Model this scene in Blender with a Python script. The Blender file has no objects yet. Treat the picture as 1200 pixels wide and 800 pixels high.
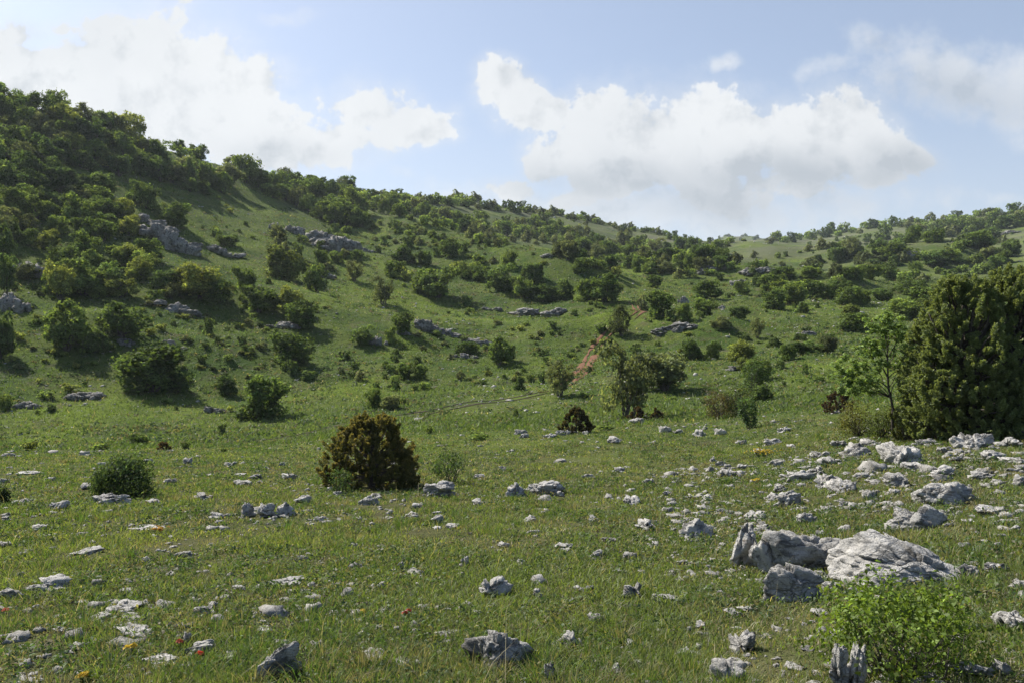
import bpy, math, random
import numpy as np
from math import radians as R

scene = bpy.context.scene
COL = scene.collection
F = 935.0            # focal length in photo pixels (1200 x 800)
EYE = 1.65
rng = np.random.default_rng(7)
random.seed(7)
SUN_AZ, SUN_EL = -52.0, 46.0     # degrees: azimuth from +Y (negative = to the left), elevation

# ------------------------------------------------------------------ noise
def _h(i, j, k, seed):
    n = (i.astype(np.uint32) * np.uint32(374761393) + j.astype(np.uint32) * np.uint32(668265263)
         + k.astype(np.uint32) * np.uint32(2246822519) + np.uint32((seed * 3266489917) & 0xffffffff))
    n = (n ^ (n >> np.uint32(13))) * np.uint32(1274126177)
    n = n ^ (n >> np.uint32(16))
    return n.astype(np.float64) / 4294967295.0

def vnoise(P, seed=0):
    P = np.asarray(P, float)
    I = np.floor(P).astype(np.int64); f = P - I; f = f * f * f * (f * (f * 6 - 15) + 10)
    out = 0
    for a in (0, 1):
        wa = f[:, 0] if a else 1 - f[:, 0]
        for b in (0, 1):
            wb = f[:, 1] if b else 1 - f[:, 1]
            for c in (0, 1):
                wc = f[:, 2] if c else 1 - f[:, 2]
                out = out + wa * wb * wc * _h(I[:, 0] + a, I[:, 1] + b, I[:, 2] + c, seed)
    return out * 2 - 1

def fbm(P, oct=4, seed=0, gain=.5):
    s = 0; a = 1; t = 0
    P = np.asarray(P, float)
    for o in range(oct):
        s = s + a * vnoise(P * 2 ** o + 17.3 * o, seed + o); t += a; a *= gain
    return s / t

def n2(x, y, scale, oct=3, seed=0):
    return fbm(np.stack([x / scale, y / scale, np.zeros_like(x) + .37], 1), oct, seed)

# ------------------------------------------------------------------ mesh helpers
def build_mesh(name, V, quads=None, tris=None, col=None, smooth=False, mat=None):
    V = np.asarray(V, np.float32)
    me = bpy.data.meshes.new(name)
    me.vertices.add(len(V)); me.vertices.foreach_set('co', V.ravel())
    loops = []; tot = []
    if quads is not None and len(quads):
        q = np.asarray(quads, np.int32); loops.append(q.ravel()); tot.append(np.full(len(q), 4, np.int32))
    if tris is not None and len(tris):
        t = np.asarray(tris, np.int32); loops.append(t.ravel()); tot.append(np.full(len(t), 3, np.int32))
    L = np.concatenate(loops); T = np.concatenate(tot)
    me.loops.add(len(L)); me.loops.foreach_set('vertex_index', L)
    me.polygons.add(len(T))
    st = np.zeros(len(T), np.int32); st[1:] = np.cumsum(T)[:-1]
    me.polygons.foreach_set('loop_start', st); me.polygons.foreach_set('loop_total', T)
    if smooth: me.polygons.foreach_set('use_smooth', np.ones(len(T), bool))
    me.update(calc_edges=True)
    if col is not None:
        c = np.ones((len(V), 4), np.float32); c[:, :3] = col
        a = me.color_attributes.new('Col', 'FLOAT_COLOR', 'POINT'); a.data.foreach_set('color', c.ravel())
    if mat: me.materials.append(mat)
    return me

def link(name, me, parent=None):
    o = bpy.data.objects.new(name, me); COL.objects.link(o)
    if parent is not None: o.parent = parent
    return o

def empty(name, loc):
    o = bpy.data.objects.new(name, None); COL.objects.link(o); o.location = loc
    o.empty_display_size = .2
    return o

USED = {}
def tag(o, label, cat, group=None, kind=None):
    if label: o['label'] = label; USED[label] = 1
    if cat: o['category'] = cat
    if group: o['group'] = group
    if kind: o['kind'] = kind
    return o

# ------------------------------------------------------------------ materials
def nt_mat(name):
    m = bpy.data.materials.new(name); m.use_nodes = True
    nt = m.node_tree; nt.nodes.clear()
    return m, nt
def N(nt, t, **kw):
    n = nt.nodes.new(t)
    for k, v in kw.items(): setattr(n, k, v)
    return n
def mix(nt, fac, a, b, mode='MIX'):
    n = N(nt, 'ShaderNodeMix', data_type='RGBA', blend_type=mode)
    for s, v in ((n.inputs['Factor'], fac), (n.inputs['A'], a), (n.inputs['B'], b)):
        pass
    ins = [i for i in n.inputs if i.enabled]
    fa = n.inputs[0]; A = n.inputs[6]; B = n.inputs[7]
    for s, v in ((fa, fac), (A, a), (B, b)):
        if isinstance(v, bpy.types.NodeSocket): nt.links.new(v, s)
        elif isinstance(v, (tuple, list)): s.default_value = (*v, 1) if len(v) == 3 else v
        else: s.default_value = v
    return n.outputs[2]
def noise(nt, vec, scale, detail=4, rough=.55, dist=0):
    n = N(nt, 'ShaderNodeTexNoise'); n.inputs['Scale'].default_value = scale
    n.inputs['Detail'].default_value = detail; n.inputs['Roughness'].default_value = rough
    n.inputs['Distortion'].default_value = dist
    if vec is not None: nt.links.new(vec, n.inputs['Vector'])
    return n.outputs['Fac']
def ramp(nt, fac, a, b, lo=0., hi=1.):
    n = N(nt, 'ShaderNodeMapRange', interpolation_type='SMOOTHSTEP')
    nt.links.new(fac, n.inputs[0]); n.inputs[1].default_value = a; n.inputs[2].default_value = b
    n.inputs[3].default_value = lo; n.inputs[4].default_value = hi
    return n.outputs[0]
def math_(nt, op, a, b=None, c=None):
    n = N(nt, 'ShaderNodeMath', operation=op)
    for i, v in enumerate((a, b, c)):
        if v is None: continue
        if isinstance(v, bpy.types.NodeSocket): nt.links.new(v, n.inputs[i])
        else: n.inputs[i].default_value = v
    return n.outputs[0]

def leaf_mat(name, transl=.42, var=.25, gloss=.012, warm=(1.25, 1.2, .6)):
    m, nt = nt_mat(name)
    at = N(nt, 'ShaderNodeAttribute', attribute_name='Col')
    oi = N(nt, 'ShaderNodeObjectInfo')
    hv = N(nt, 'ShaderNodeHueSaturation')
    nt.links.new(at.outputs['Color'], hv.inputs['Color'])
    nt.links.new(ramp(nt, oi.outputs['Random'], 0, 1, 1 - var, 1 + var), hv.inputs['Value'])
    nt.links.new(ramp(nt, oi.outputs['Random'], 1, 0, .488, .507), hv.inputs['Hue'])
    c = hv.outputs['Color']
    d = N(nt, 'ShaderNodeBsdfDiffuse'); nt.links.new(c, d.inputs['Color'])
    t = N(nt, 'ShaderNodeBsdfTranslucent'); nt.links.new(mix(nt, 1.0, c, warm, 'MULTIPLY'), t.inputs['Color'])
    mx = N(nt, 'ShaderNodeMixShader'); mx.inputs[0].default_value = transl
    nt.links.new(d.outputs[0], mx.inputs[1]); nt.links.new(t.outputs[0], mx.inputs[2])
    g = N(nt, 'ShaderNodeBsdfGlossy'); g.inputs['Roughness'].default_value = .6; g.inputs['Color'].default_value = (.8, .85, .8, 1)
    m2 = N(nt, 'ShaderNodeMixShader'); m2.inputs[0].default_value = gloss
    nt.links.new(mx.outputs[0], m2.inputs[1]); nt.links.new(g.outputs[0], m2.inputs[2])
    o = N(nt, 'ShaderNodeOutputMaterial'); nt.links.new(m2.outputs[0], o.inputs[0])
    return m

def rock_mat(name, base=(.57, .555, .53), dark=(.10, .10, .097), amount=.75, scale=1., stretch=(1, 1, 1)):
    m, nt = nt_mat(name)
    g = N(nt, 'ShaderNodeNewGeometry'); oi = N(nt, 'ShaderNodeObjectInfo')
    va = N(nt, 'ShaderNodeVectorMath', operation='MULTIPLY_ADD')
    nt.links.new(g.outputs['Position'], va.inputs[0]); va.inputs[1].default_value = tuple(scale*q for q in stretch)
    nt.links.new(oi.outputs['Location'], va.inputs[2])
    p = va.outputs[0]
    c = mix(nt, ramp(nt, noise(nt, p, 2.2, 6, .6), .35, .7), tuple(.72 * b for b in base), base)
    c = mix(nt, ramp(nt, noise(nt, p, 9, 6, .7), .55, .75), c, (.72, .71, .69))          # pale lichen crust
    c = mix(nt, ramp(nt, noise(nt, p, 5.5, 8, .72, .6), .58 - .1 * amount, .68 - .1 * amount, 0, .9), c, dark)  # dark lichen
    c = mix(nt, ramp(nt, noise(nt, p, 30, 3, .7), .58, .72, 0, .8), c, dark)             # pits
    c = mix(nt, ramp(nt, noise(nt, p, 3.1, 3), .68, .78, 0, .55), c, (.30, .2, .12))     # earthy stain
    def cracks(sc, w):
        vo = N(nt, 'ShaderNodeTexVoronoi', feature='DISTANCE_TO_EDGE'); vo.inputs['Scale'].default_value = sc
        ws = N(nt, 'ShaderNodeVectorMath', operation='MULTIPLY_ADD'); nz = N(nt, 'ShaderNodeTexNoise'); nz.inputs['Scale'].default_value = sc*.8; nz.inputs['Detail'].default_value = 4
        nt.links.new(p, nz.inputs['Vector']); nt.links.new(nz.outputs['Color'], ws.inputs[0]); ws.inputs[1].default_value = (.9/sc,)*3; nt.links.new(p, ws.inputs[2]); nt.links.new(ws.outputs[0], vo.inputs['Vector'])
        return ramp(nt, vo.outputs['Distance'], 0, w)
    c = mix(nt, ramp(nt, oi.outputs['Random'], 0, 1, .45, 0), c, mix(nt, .5, c, (.19, .185, .17)))
    ck = math_(nt, 'MULTIPLY', cracks(3.1, .035), math_(nt, 'MULTIPLY_ADD', cracks(11, .06), .5, .5))
    ck = math_(nt, 'MAXIMUM', ck, ramp(nt, noise(nt, p, 1.7, 4, .6), .44, .60, 1., .12))
    c = mix(nt, math_(nt, 'MULTIPLY_ADD', ck, .8, .2), dark, c)
    b = N(nt, 'ShaderNodeBsdfPrincipled'); b.inputs['Roughness'].default_value = .92
    b.inputs['Specular IOR Level'].default_value = .2
    nt.links.new(c, b.inputs['Base Color'])
    bu = N(nt, 'ShaderNodeBump'); bu.inputs['Strength'].default_value = 1; bu.inputs['Distance'].default_value = .06 / scale
    h = math_(nt, 'ADD', noise(nt, p, 7, 8, .75, .4), math_(nt, 'MULTIPLY', noise(nt, p, 34, 4, .7), .45))
    h = math_(nt, 'ADD', h, math_(nt, 'MULTIPLY', ck, .35))
    nt.links.new(h, bu.inputs['Height']); nt.links.new(bu.outputs[0], b.inputs['Normal'])
    o = N(nt, 'ShaderNodeOutputMaterial'); nt.links.new(b.outputs[0], o.inputs[0])
    return m

def plain_mat(name, c1, c2, scale, bump=.3, rough=.95):
    m, nt = nt_mat(name)
    tc = N(nt, 'ShaderNodeNewGeometry')
    c = mix(nt, ramp(nt, noise(nt, tc.outputs['Position'], scale, 6, .65), .3, .7), c1, c2)
    b = N(nt, 'ShaderNodeBsdfPrincipled'); b.inputs['Roughness'].default_value = rough
    b.inputs['Specular IOR Level'].default_value = .15
    nt.links.new(c, b.inputs['Base Color'])
    bu = N(nt, 'ShaderNodeBump'); bu.inputs['Strength'].default_value = bump; bu.inputs['Distance'].default_value = .3 / scale
    nt.links.new(noise(nt, tc.outputs['Position'], scale * 3, 5, .7), bu.inputs['Height']); nt.links.new(bu.outputs[0], b.inputs['Normal'])
    o = N(nt, 'ShaderNodeOutputMaterial'); nt.links.new(b.outputs[0], o.inputs[0])
    return m

M_LEAF = leaf_mat('shrub_leaves', .47)
M_NEAR = leaf_mat('near_leaves', .45, .05, .02)
M_NEEDLE = leaf_mat('juniper_needles', .5, .08, .03, (1.25, 1.2, .55))
M_GRASS = leaf_mat('grass_blades', .5, 0., .03, (1.15, 1.2, .55))
M_PETAL = leaf_mat('petals', .4, 0, .02, (1, 1, 1))
M_BARK = plain_mat('bark', (.05, .042, .035), (.13, .115, .1), 14, .5)
M_ROCK = rock_mat('limestone', stretch=(.8, .8, 1.5))
M_CRAG = rock_mat('crag_limestone', (.34, .33, .31), (.07, .07, .066), .9, .32)
M_STONE = rock_mat('meadow_stone', (.46, .445, .42), (.1, .1, .09), .35, 1.3)
M_RED = plain_mat('red_earth', (.125, .056, .032), (.18, .095, .058), 1.3)
M_MUD = plain_mat('dark_earth', (.035, .032, .018), (.06, .05, .03), 1.3)

# ------------------------------------------------------------------ terrain
TAB = {   # photo column -> (depth, row) from near to the ridge
 -250: [(5,800),(9,668),(19,574),(40,528),(54,516),(62,478),(80,390),(98,305),(118,220),(138,140),(158,70)],
 0:    [(5,800),(9,668),(19,574),(40,528),(54,519),(63,486),(82,402),(102,322),(125,242),(148,172),(172,120)],
 150:  [(5,800),(9,668),(19,574),(40,526),(54,518),(65,488),(86,410),(110,335),(138,262),(164,208),(196,163)],
 300:  [(5,800),(9,668),(19,574),(39,524),(55,515),(67,488),(92,420),(124,345),(164,278),(204,238),(250,207)],
 450:  [(5,800),(9,668),(19,573),(38,520),(56,493),(68,470),(97,418),(132,360),(178,305),(240,267),(340,240)],
 600:  [(5,800),(9,667),(19,572),(38,513),(54,492),(71,466),(97,420),(128,375),(180,330),(280,285),(460,251)],
 735:  [(5,800),(9,667),(19,571),(40,506),(53,489),(69,456),(92,415),(120,378),(184,332),(310,296),(540,274)],
 850:  [(5,800),(9,665),(19,568),(42,497),(56,474),(71,446),(94,408),(128,370),(205,330),(340,304),(640,292)],
 950:  [(4.8,800),(8.7,663),(17,563),(42,482),(57,460),(73,430),(97,396),(143,362),(245,328),(440,301),(900,283)],
 1050: [(4.6,800),(8.3,660),(15,560),(30,494),(51,458),(70,428),(97,393),(152,355),(255,320),(440,291),(760,269)],
 1200: [(4.4,800),(8,655),(13.5,560),(24,502),(46,455),(69,418),(97,385),(152,345),(255,310),(410,277),(630,250)],
 1450: [(4.2,800),(8,640),(13,545),(24,490),(46,440),(69,400),(97,362),(152,318),(255,270),(410,225),(570,185)],
}
def pchip(x, y, xq):
    x = np.asarray(x, float); y = np.asarray(y, float); h = np.diff(x); d = np.diff(y) / h
    m = np.zeros(len(x)); m[0] = d[0]; m[-1] = d[-1]
    for i in range(1, len(x) - 1):
        if d[i-1] * d[i] > 0:
            w1 = 2*h[i] + h[i-1]; w2 = h[i] + 2*h[i-1]
            m[i] = (w1 + w2) / (w1 / d[i-1] + w2 / d[i])
    xq = np.clip(xq, x[0], x[-1]); k = np.clip(np.searchsorted(x, xq) - 1, 0, len(x) - 2)
    s = (xq - x[k]) / h[k]
    return ((1+2*s)*(1-s)**2*y[k] + s*(1-s)**2*h[k]*m[k] + s*s*(3-2*s)*y[k+1] + s*s*(s-1)*h[k]*m[k+1])

xs = sorted(TAB); NL = 11
LR = np.array([[math.log(p[0]) for p in TAB[x]] for x in xs]); LT = np.array([[(400 - p[1]) / F for p in TAB[x]] for x in xs])
th_f = np.radians(np.linspace(-46, 46, 620))
th_c = np.radians(np.concatenate([np.linspace(-180, -46, 46, endpoint=False), ]))
TH = np.concatenate([th_c, th_f, -th_c[::-1][:-1]])          # whole circle, fine in front
RR = np.concatenate([[.25, .6, 1, 1.5], np.exp(np.linspace(math.log(2), math.log(2300), 430))])
def profile(th):
    tc = np.clip(th, -R(46), R(46)); x = 600 + F * math.tan(tc); x = min(max(x, xs[0]), xs[-1])
    d = np.exp([pchip(xs, LR[:, k], np.array([x]))[0] for k in range(NL)])
    t = np.array([pchip(xs, LT[:, k], np.array([x]))[0] for k in range(NL)])
    z = t * d; zr = z[-1]; dr = d[-1]
    dd = np.concatenate([[0], d, [dr*1.12, dr*1.5, 2600]]); zz = np.concatenate([[-EYE], z, [zr*.985, zr*.80 , zr*.55 if zr*.55 < 60 else 60]])
    return pchip(dd, zz, RR * math.cos(tc))
Z = np.stack([profile(t) for t in TH])                       # relative to the eye
rear = np.interp(RR, [0, 20, 60, 200, 2300], [-EYE, -.9, 2, 8, 10])
w = np.clip((np.abs(TH) - R(60)) / R(80), 0, 1); w = (w*w*(3-2*w))[:, None]
Z = Z * (1 - w) + rear[None] * w
TT, RG = np.meshgrid(TH, RR, indexing='ij')
GX = RG * np.sin(TT); GY = RG * np.cos(TT)
gx, gy, gr = GX.ravel(), GY.ravel(), RG.ravel()
sm = lambda a, b, x: (lambda q: q*q*(3-2*q))(np.clip((x-a)/(b-a), 0, 1))
hill = sm(52, 90, gr)
dz = .035 * n2(gx, gy, .9, 2, 3) * (1 - sm(25, 60, gr)) + .12 * sm(6, 20, gr) * n2(gx, gy, 5, 2, 5)
dz += hill * (.55 * n2(gx, gy, 11, 4, 9) + 1.5 * n2(gx, gy, 34, 3, 11)) + sm(180, 450, gr) * 2.6 * n2(gx, gy, 110, 3, 21)
dz += .9 * hill * (1 - sm(250, 420, gr)) * np.maximum(0, n2(gx, gy, 7, 3, 31) - .05)
def spur(line, height, wid):
    """a low ridge running through world points given as (photo column, depth)"""
    global dz
    pts = [np.array([(px - 600) / F * d, d]) for px, d in line]
    best = np.full(gx.shape, 1e9); al = np.zeros(gx.shape)
    for k in range(len(pts) - 1):
        a, b = pts[k], pts[k+1]; ab = b - a; L2 = ab @ ab
        t = np.clip(((gx - a[0])*ab[0] + (gy - a[1])*ab[1]) / L2, 0, 1); dd = np.hypot(gx - a[0] - t*ab[0], gy - a[1] - t*ab[1])
        m = dd < best; best[m] = dd[m]; al[m] = (k + t[m]) / (len(pts) - 1)
    wob = 1 + .35*n2(gx, gy, wid*1.3, 2, int(height*10))
    dz = dz + height*wob*np.exp(-(best/wid)**2)*np.minimum(1, np.sin(np.pi*np.clip(al*.9+.05, 0, 1))*1.6)
spur([(430, 250), (520, 215), (600, 190), (660, 172), (730, 160)], 6.0, 17)
spur([(590, 122), (680, 112), (745, 113), (830, 108), (910, 100)], 2.6, 8)
spur([(150, 120), (300, 118), (420, 112), (520, 105)], 2.0, 9)
spur([(60, 88), (190, 90), (330, 92)], 1.3, 6)
spur([(760, 240), (860, 205), (960, 185), (1060, 175)], 5.0, 16)
spur([(820, 420), (940, 330), (1080, 280), (1180, 260)], 9.0, 30)
Z = Z + dz.reshape(Z.shape) + EYE                            # world heights: camera at EYE
def z_at(x, y):
    x = np.atleast_1d(np.asarray(x, float)); y = np.atleast_1d(np.asarray(y, float))
    th = np.arctan2(x, y); r = np.hypot(x, y)
    fi = np.interp(th, TH, np.arange(len(TH))); fj = np.interp(r, RR, np.arange(len(RR)))
    i = np.clip(fi.astype(int), 0, len(TH)-2); j = np.clip(fj.astype(int), 0, len(RR)-2); a = fi - i; b = fj - j
    return (Z[i, j]*(1-a)*(1-b) + Z[i+1, j]*a*(1-b) + Z[i, j+1]*(1-a)*b + Z[i+1, j+1]*a*b)
def at(px, py):
    """ground point seen at photo pixel (px, py): world x, y, z and metres per pixel"""
    u = (px - 600) / F; th = math.atan(u); k = np.interp(th, TH, np.arange(len(TH))); i = int(k); a = k - i
    zc = Z[i]*(1-a) + Z[min(i+1, len(TH)-1)]*a
    Y = RR * math.cos(th); t = np.maximum.accumulate((zc - EYE) / Y)
    tt = (400 - py) / F
    j = int(np.searchsorted(t, tt))
    if j >= len(RR): j = int(np.argmax(t))
    j = max(1, j)
    t0, t1 = t[j-1], t[j]; q = 0 if t1 <= t0 else np.clip((tt - t0) / (t1 - t0), 0, 1)
    y = Y[j-1] + (Y[j] - Y[j-1]) * q; x = u * y
    return x, y, float(z_at(x, y)[0]), y / F

nT, nR = len(TH), len(RR)
V = np.stack([gx, gy, Z.ravel()], 1)
V = np.concatenate([V, [[0, 0, float(Z[:, 0].mean())]]])
ii, jj = np.meshgrid(np.arange(nT), np.arange(nR - 1), indexing='ij'); i2 = (ii + 1) % nT
quads = np.stack([ii*nR+jj, ii*nR+jj+1, i2*nR+jj+1, i2*nR+jj], -1).reshape(-1, 4)
ti = np.arange(nT); tris = np.stack([np.full(nT, len(V)-1), ti*nR, ((ti+1) % nT)*nR], 1)

def ground_mat():
    m, nt = nt_mat('meadow_ground')
    g = N(nt, 'ShaderNodeNewGeometry'); p = g.outputs['Position']
    ln = N(nt, 'ShaderNodeVectorMath', operation='LENGTH'); nt.links.new(p, ln.inputs[0]); r = ln.outputs['Value']
    c = mix(nt, ramp(nt, noise(nt, p, .11, 5, .6), .35, .65), (.044, .078, .017), (.092, .120, .028))
    c = mix(nt, ramp(nt, noise(nt, p, .05, 4, .6, .3), .48, .66, 0, .9), c, (.115, .160, .024))           # lush yellow green
    c = mix(nt, ramp(nt, noise(nt, p, .35, 5, .65), .52, .70, 0, .75), c, (.095, .088, .048))          # dry thatch
    c = mix(nt, ramp(nt, noise(nt, p, 1.4, 6, .7), .50, .70, 0, .85), c, (.028, .042, .015))             # low herbs
    c = mix(nt, ramp(nt, noise(nt, p, .9, 8, .8), .56, .66, 0, .75), c, (.17, .165, .15))           # gravelly spots
    near = ramp(nt, r, 14, 45, 1, 0)
    soil = mix(nt, ramp(nt, noise(nt, p, 3, 6, .7), .3, .7), (.055, .05, .025), (.12, .095, .06))
    c = mix(nt, math_(nt, 'MULTIPLY', near, .55), c, soil)
    far = ramp(nt, r, 160, 420, 0, 1)                                   # grey, stony upper slopes
    c = mix(nt, math_(nt, 'MULTIPLY', far, ramp(nt, noise(nt, p, .03, 7, .7), .4, .66, .1, .8)), c, (.14, .138, .10))
    b = N(nt, 'ShaderNodeBsdfPrincipled'); b.inputs['Roughness'].default_value = 1; b.inputs['Specular IOR Level'].default_value = .05
    nt.links.new(c, b.inputs['Base Color'])
    b1 = N(nt, 'ShaderNodeBump'); b1.inputs['Strength'].default_value = .8; b1.inputs['Distance'].default_value = .5
    nt.links.new(noise(nt, p, 1.1, 6, .75), b1.inputs['Height'])
    b2 = N(nt, 'ShaderNodeBump'); b2.inputs['Strength'].default_value = .7; b2.inputs['Distance'].default_value = .06
    nt.links.new(noise(nt, p, 9, 5, .7), b2.inputs['Height']); nt.links.new(b1.outputs[0], b2.inputs['Normal'])
    nt.links.new(b2.outputs[0], b.inputs['Normal'])
    o = N(nt, 'ShaderNodeOutputMaterial'); nt.links.new(b.outputs[0], o.inputs[0])
    return m
M_GROUND = ground_mat()
tag(link('ground', build_mesh('ground', V, quads, tris, smooth=True, mat=M_GROUND)), None, None, kind='structure')

# distant hill seen through the gap of the valley
def far_hill():
    n, mm = 90, 12; vs = []
    X = np.linspace(150, 900, n)
    prof = np.interp(X, [150, 300, 350, 400, 450, 490, 560, 900], [100, 165, 190, 201, 199, 189, 160, 60]) + 5*n2(X, X*0, 40, 3, 77)
    for j in range(mm):
        s = j / (mm - 1)
        vs.append(np.stack([X, np.full(n, 1500.) + (s-.5)*620, -20 + (prof+20)*(1-np.abs(2*s-1)**1.6)], 1))
    Vh = np.concatenate(vs); q = [(j*n+i, j*n+i+1, (j+1)*n+i+1, (j+1)*n+i) for j in range(mm-1) for i in range(n-1)]
    tag(link('hill', build_mesh('hill', Vh, q, smooth=True, mat=M_GROUND)), None, None, kind='structure')
far_hill()

# ------------------------------------------------------------------ the track
TRK = [(205,523),(300,517),(375,505),(465,488),(540,475),(600,467),(640,460),(668,447),(688,425),(702,402),(712,390),(730,379),(746,372),(746,361),(738,352)]
tp = np.array([at(*p)[:2] for p in TRK])
sd = np.concatenate([[0], np.cumsum(np.hypot(*np.diff(tp, axis=0).T))])
ss = np.arange(0, sd[-1], .35); tx = pchip(sd, tp[:, 0], ss); ty = pchip(sd, tp[:, 1], ss)
tx = np.convolve(np.pad(tx, 8, 'edge'), np.ones(17)/17, 'valid'); ty = np.convolve(np.pad(ty, 8, 'edge'), np.ones(17)/17, 'valid')
nx = -np.gradient(ty); ny = np.gradient(tx); nl = np.hypot(nx, ny); nx /= nl; ny /= nl
s_red = float(sd[6]) + 1
def rut(off, wid, lo, hi, seed, lift):
    k = np.where((ss >= lo) & (ss <= hi))[0]; q = ss[k]; z0 = np.zeros_like(q)
    wv = wid * (1 + .55*n2(q, z0+seed, 1.1, 3, seed)) * np.clip(n2(q, z0, 6, 2, seed+3)*1.2 + .95, .18, 1.2)
    off = off + .18*n2(q, z0, 3, 2, seed+7)
    wv = wv * np.clip(np.minimum(q - lo, hi - q) / 5, .12, 1)
    rows = []
    for a in (-1, -.4, .4, 1):
        x = tx[k] + nx[k]*(off + a*wv/2); y = ty[k] + ny[k]*(off + a*wv/2)
        rows.append(np.stack([x, y, z_at(x, y) + (lift if abs(a) < 1 else lift - .05)], 1))
    m = len(k); Vr = np.concatenate(rows)
    return Vr, np.array([(a*m+i, a*m+i+1, (a+1)*m+i+1, (a+1)*m+i) for a in range(3) for i in range(m-1)])
def join_q(parts):
    Vs, Qs, o = [], [], 0
    for v, q in parts: Vs.append(v); Qs.append(q + o); o += len(v)
    return np.concatenate(Vs), np.concatenate(Qs)
v, q = join_q([rut(-.55, .74, sd[7] - 4, sd[10] + 1.5, 4, .10), rut(.5, .64, sd[7] - 4, sd[10] + 1.5, 8, .10), rut(-.45, .5, sd[12] - 1, sd[-1], 6, .10), rut(.45, .4, sd[12] - 1, sd[-1], 9, .10), rut(.1, .6, sd[5] + 3, sd[6] + 1.5, 7, .09)])
tag(link('dirt_track', build_mesh('dirt_track', v, q, smooth=True, mat=M_RED)), None, None, kind='structure')
v, q = join_q([rut(-.7, .5, 0, s_red, 14, .06), rut(.7, .38, 0, s_red, 18, .06)])
tag(link('wheel_ruts', build_mesh('wheel_ruts', v, q, smooth=True, mat=M_MUD)), None, None, kind='structure')

# ------------------------------------------------------------------ rocks
def ico(sub):
    import bmesh
    bm = bmesh.new(); bmesh.ops.create_icosphere(bm, subdivisions=sub, radius=1)
    V = np.array([v.co[:] for v in bm.verts]); T = np.array([[v.index for v in f.verts] for f in bm.faces]); bm.free()
    return V, T
ICO = {k: ico(k) for k in (1, 2, 3, 4, 5, 6)}
def rock_shape(seed, sub=4, planes=11, rough=.10, groove=.10, axis=None, squash=(1, 1, 1), faces=None):
    rg = np.random.default_rng(seed); D, T = ICO[sub]
    n = rg.normal(size=(planes, 3)); n /= np.linalg.norm(n, axis=1)[:, None]; h = rg.uniform(.55, 1., planes)
    n = np.concatenate([n, [[0, 0, 1]]]); h = np.append(h, rg.uniform(.6, .85))
    if faces is not None:
        n = np.array([f[:3] for f in faces], float); n /= np.linalg.norm(n, axis=1)[:, None]; h = np.array([f[3] for f in faces], float)
    q = D @ n.T; r = np.where(q > .05, h / np.maximum(q, .05), 9.)
    k = 24.; r = -np.log(np.exp(-k*np.minimum(r, 3)).sum(1) + math.exp(-k*1.25)) / k
    P = D * r[:, None] * np.array(squash)
    ax = rg.normal(size=3) if axis is None else np.array(axis, float); ax /= np.linalg.norm(ax)
    o = rg.uniform(-50, 50, 3)
    wp = P + .12 * np.stack([fbm(P*2.6 + o + 9*c, 3, seed % 71 + c) for c in range(3)], 1)
    st = wp + ax * (wp @ ax)[:, None] * -.38                      # stretch the blocks along the bedding
    d = rough * .9 * fbm(P * 2.1 + o, 4, seed % 31) + rough * .55 * fbm(P * 9 + o, 4, seed % 23, .62)
    for kc, off, cr, wd in ((14, .055, .075, .06), (60, .036, .05, .04), (280, .02, .03, .024)):
        fp = rg.uniform(-1.15, 1.15, (kc, 3)); fp = fp - ax*(fp @ ax)[:, None]*.38
        dm = np.sqrt(np.maximum(0, (st**2).sum(1)[:, None] + (fp**2).sum(1)[None] - 2*st @ fp.T)); ix = np.argpartition(dm, 1, 1)[:, :2]
        a0 = np.take_along_axis(dm, ix[:, :1], 1)[:, 0]; a1 = np.take_along_axis(dm, ix[:, 1:2], 1)[:, 0]
        idn = np.where(a0 <= a1, ix[:, 0], ix[:, 1]); gap = np.abs(a1 - a0)
        ofs = rg.normal(0, off, kc); til = rg.normal(0, .55*off/.07*.5, (kc, 3))
        d += (groove / .1) * (ofs[idn] + ((st - fp[idn]) * til[idn]).sum(1) - cr * np.exp(-(gap / wd)**2))
    P = P + D * d[:, None]
    lo, hi = P.min(0), P.max(0)
    return (P - (lo + hi) / 2) / (hi - lo), T                      # unit box centred at 0

ROCKS = []        # footprint (x, y, rx, ry) used to keep grass off the stones
SMALL = [build_mesh('rock', *(lambda pt: (pt[0], None, pt[1]))(rock_shape(100 + k, 5 if k < 8 else 4, 8 + k % 6, .17, .15 + .03*(k % 3))), smooth=True, mat=M_ROCK) for k in range(16)]
def dirn(dx, dy):
    a, b = abs(dx), abs(dy) * 1.35
    h = 'left' if dx < 0 else 'right'; v = 'beyond' if dy < 0 else 'in front of'
    if a > 2 * b: return f'to the {h} of'
    if b > 2 * a: return v
    return f'{v} and {h} of'
LM_R = [('the orange-brown conical juniper', 430, 572), ('the dark leafy bush', 145, 580), ('the big slanted boulder', 1060, 665), ('the bright green leafy shrub', 1060, 770),
        ('the slender sapling', 1047, 512), ('the small dark round juniper', 676, 505), ('the low row of grey ledges', 312, 600), ('the flat brown-stained slab', 583, 770),
        ('the twin-pronged stone', 990, 790), ('the long grey-topped ledge', 638, 573), ('the humped grey rock', 517, 578), ('the white rock by the big junipers', 1140, 520)]
LM_S = [('the red track', 692, 425), ('the wispy valley tree', 735, 488), ('the dark round valley tree', 778, 456), ('the large grey crag', 198, 290), ('the long dark crag', 395, 295),
        ('the flat stony ledge above the track', 635, 370), ('the white-topped crag', 500, 388), ('the round bush casting a long shadow', 305, 488), ('the slim grey-green tree', 655, 462),
        ('the stone heap on the left slope', 205, 365), ('the rounded lone tree', 331, 325), ('the orange-brown conical juniper', 430, 572), ('the slender sapling', 1047, 512)]
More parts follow.
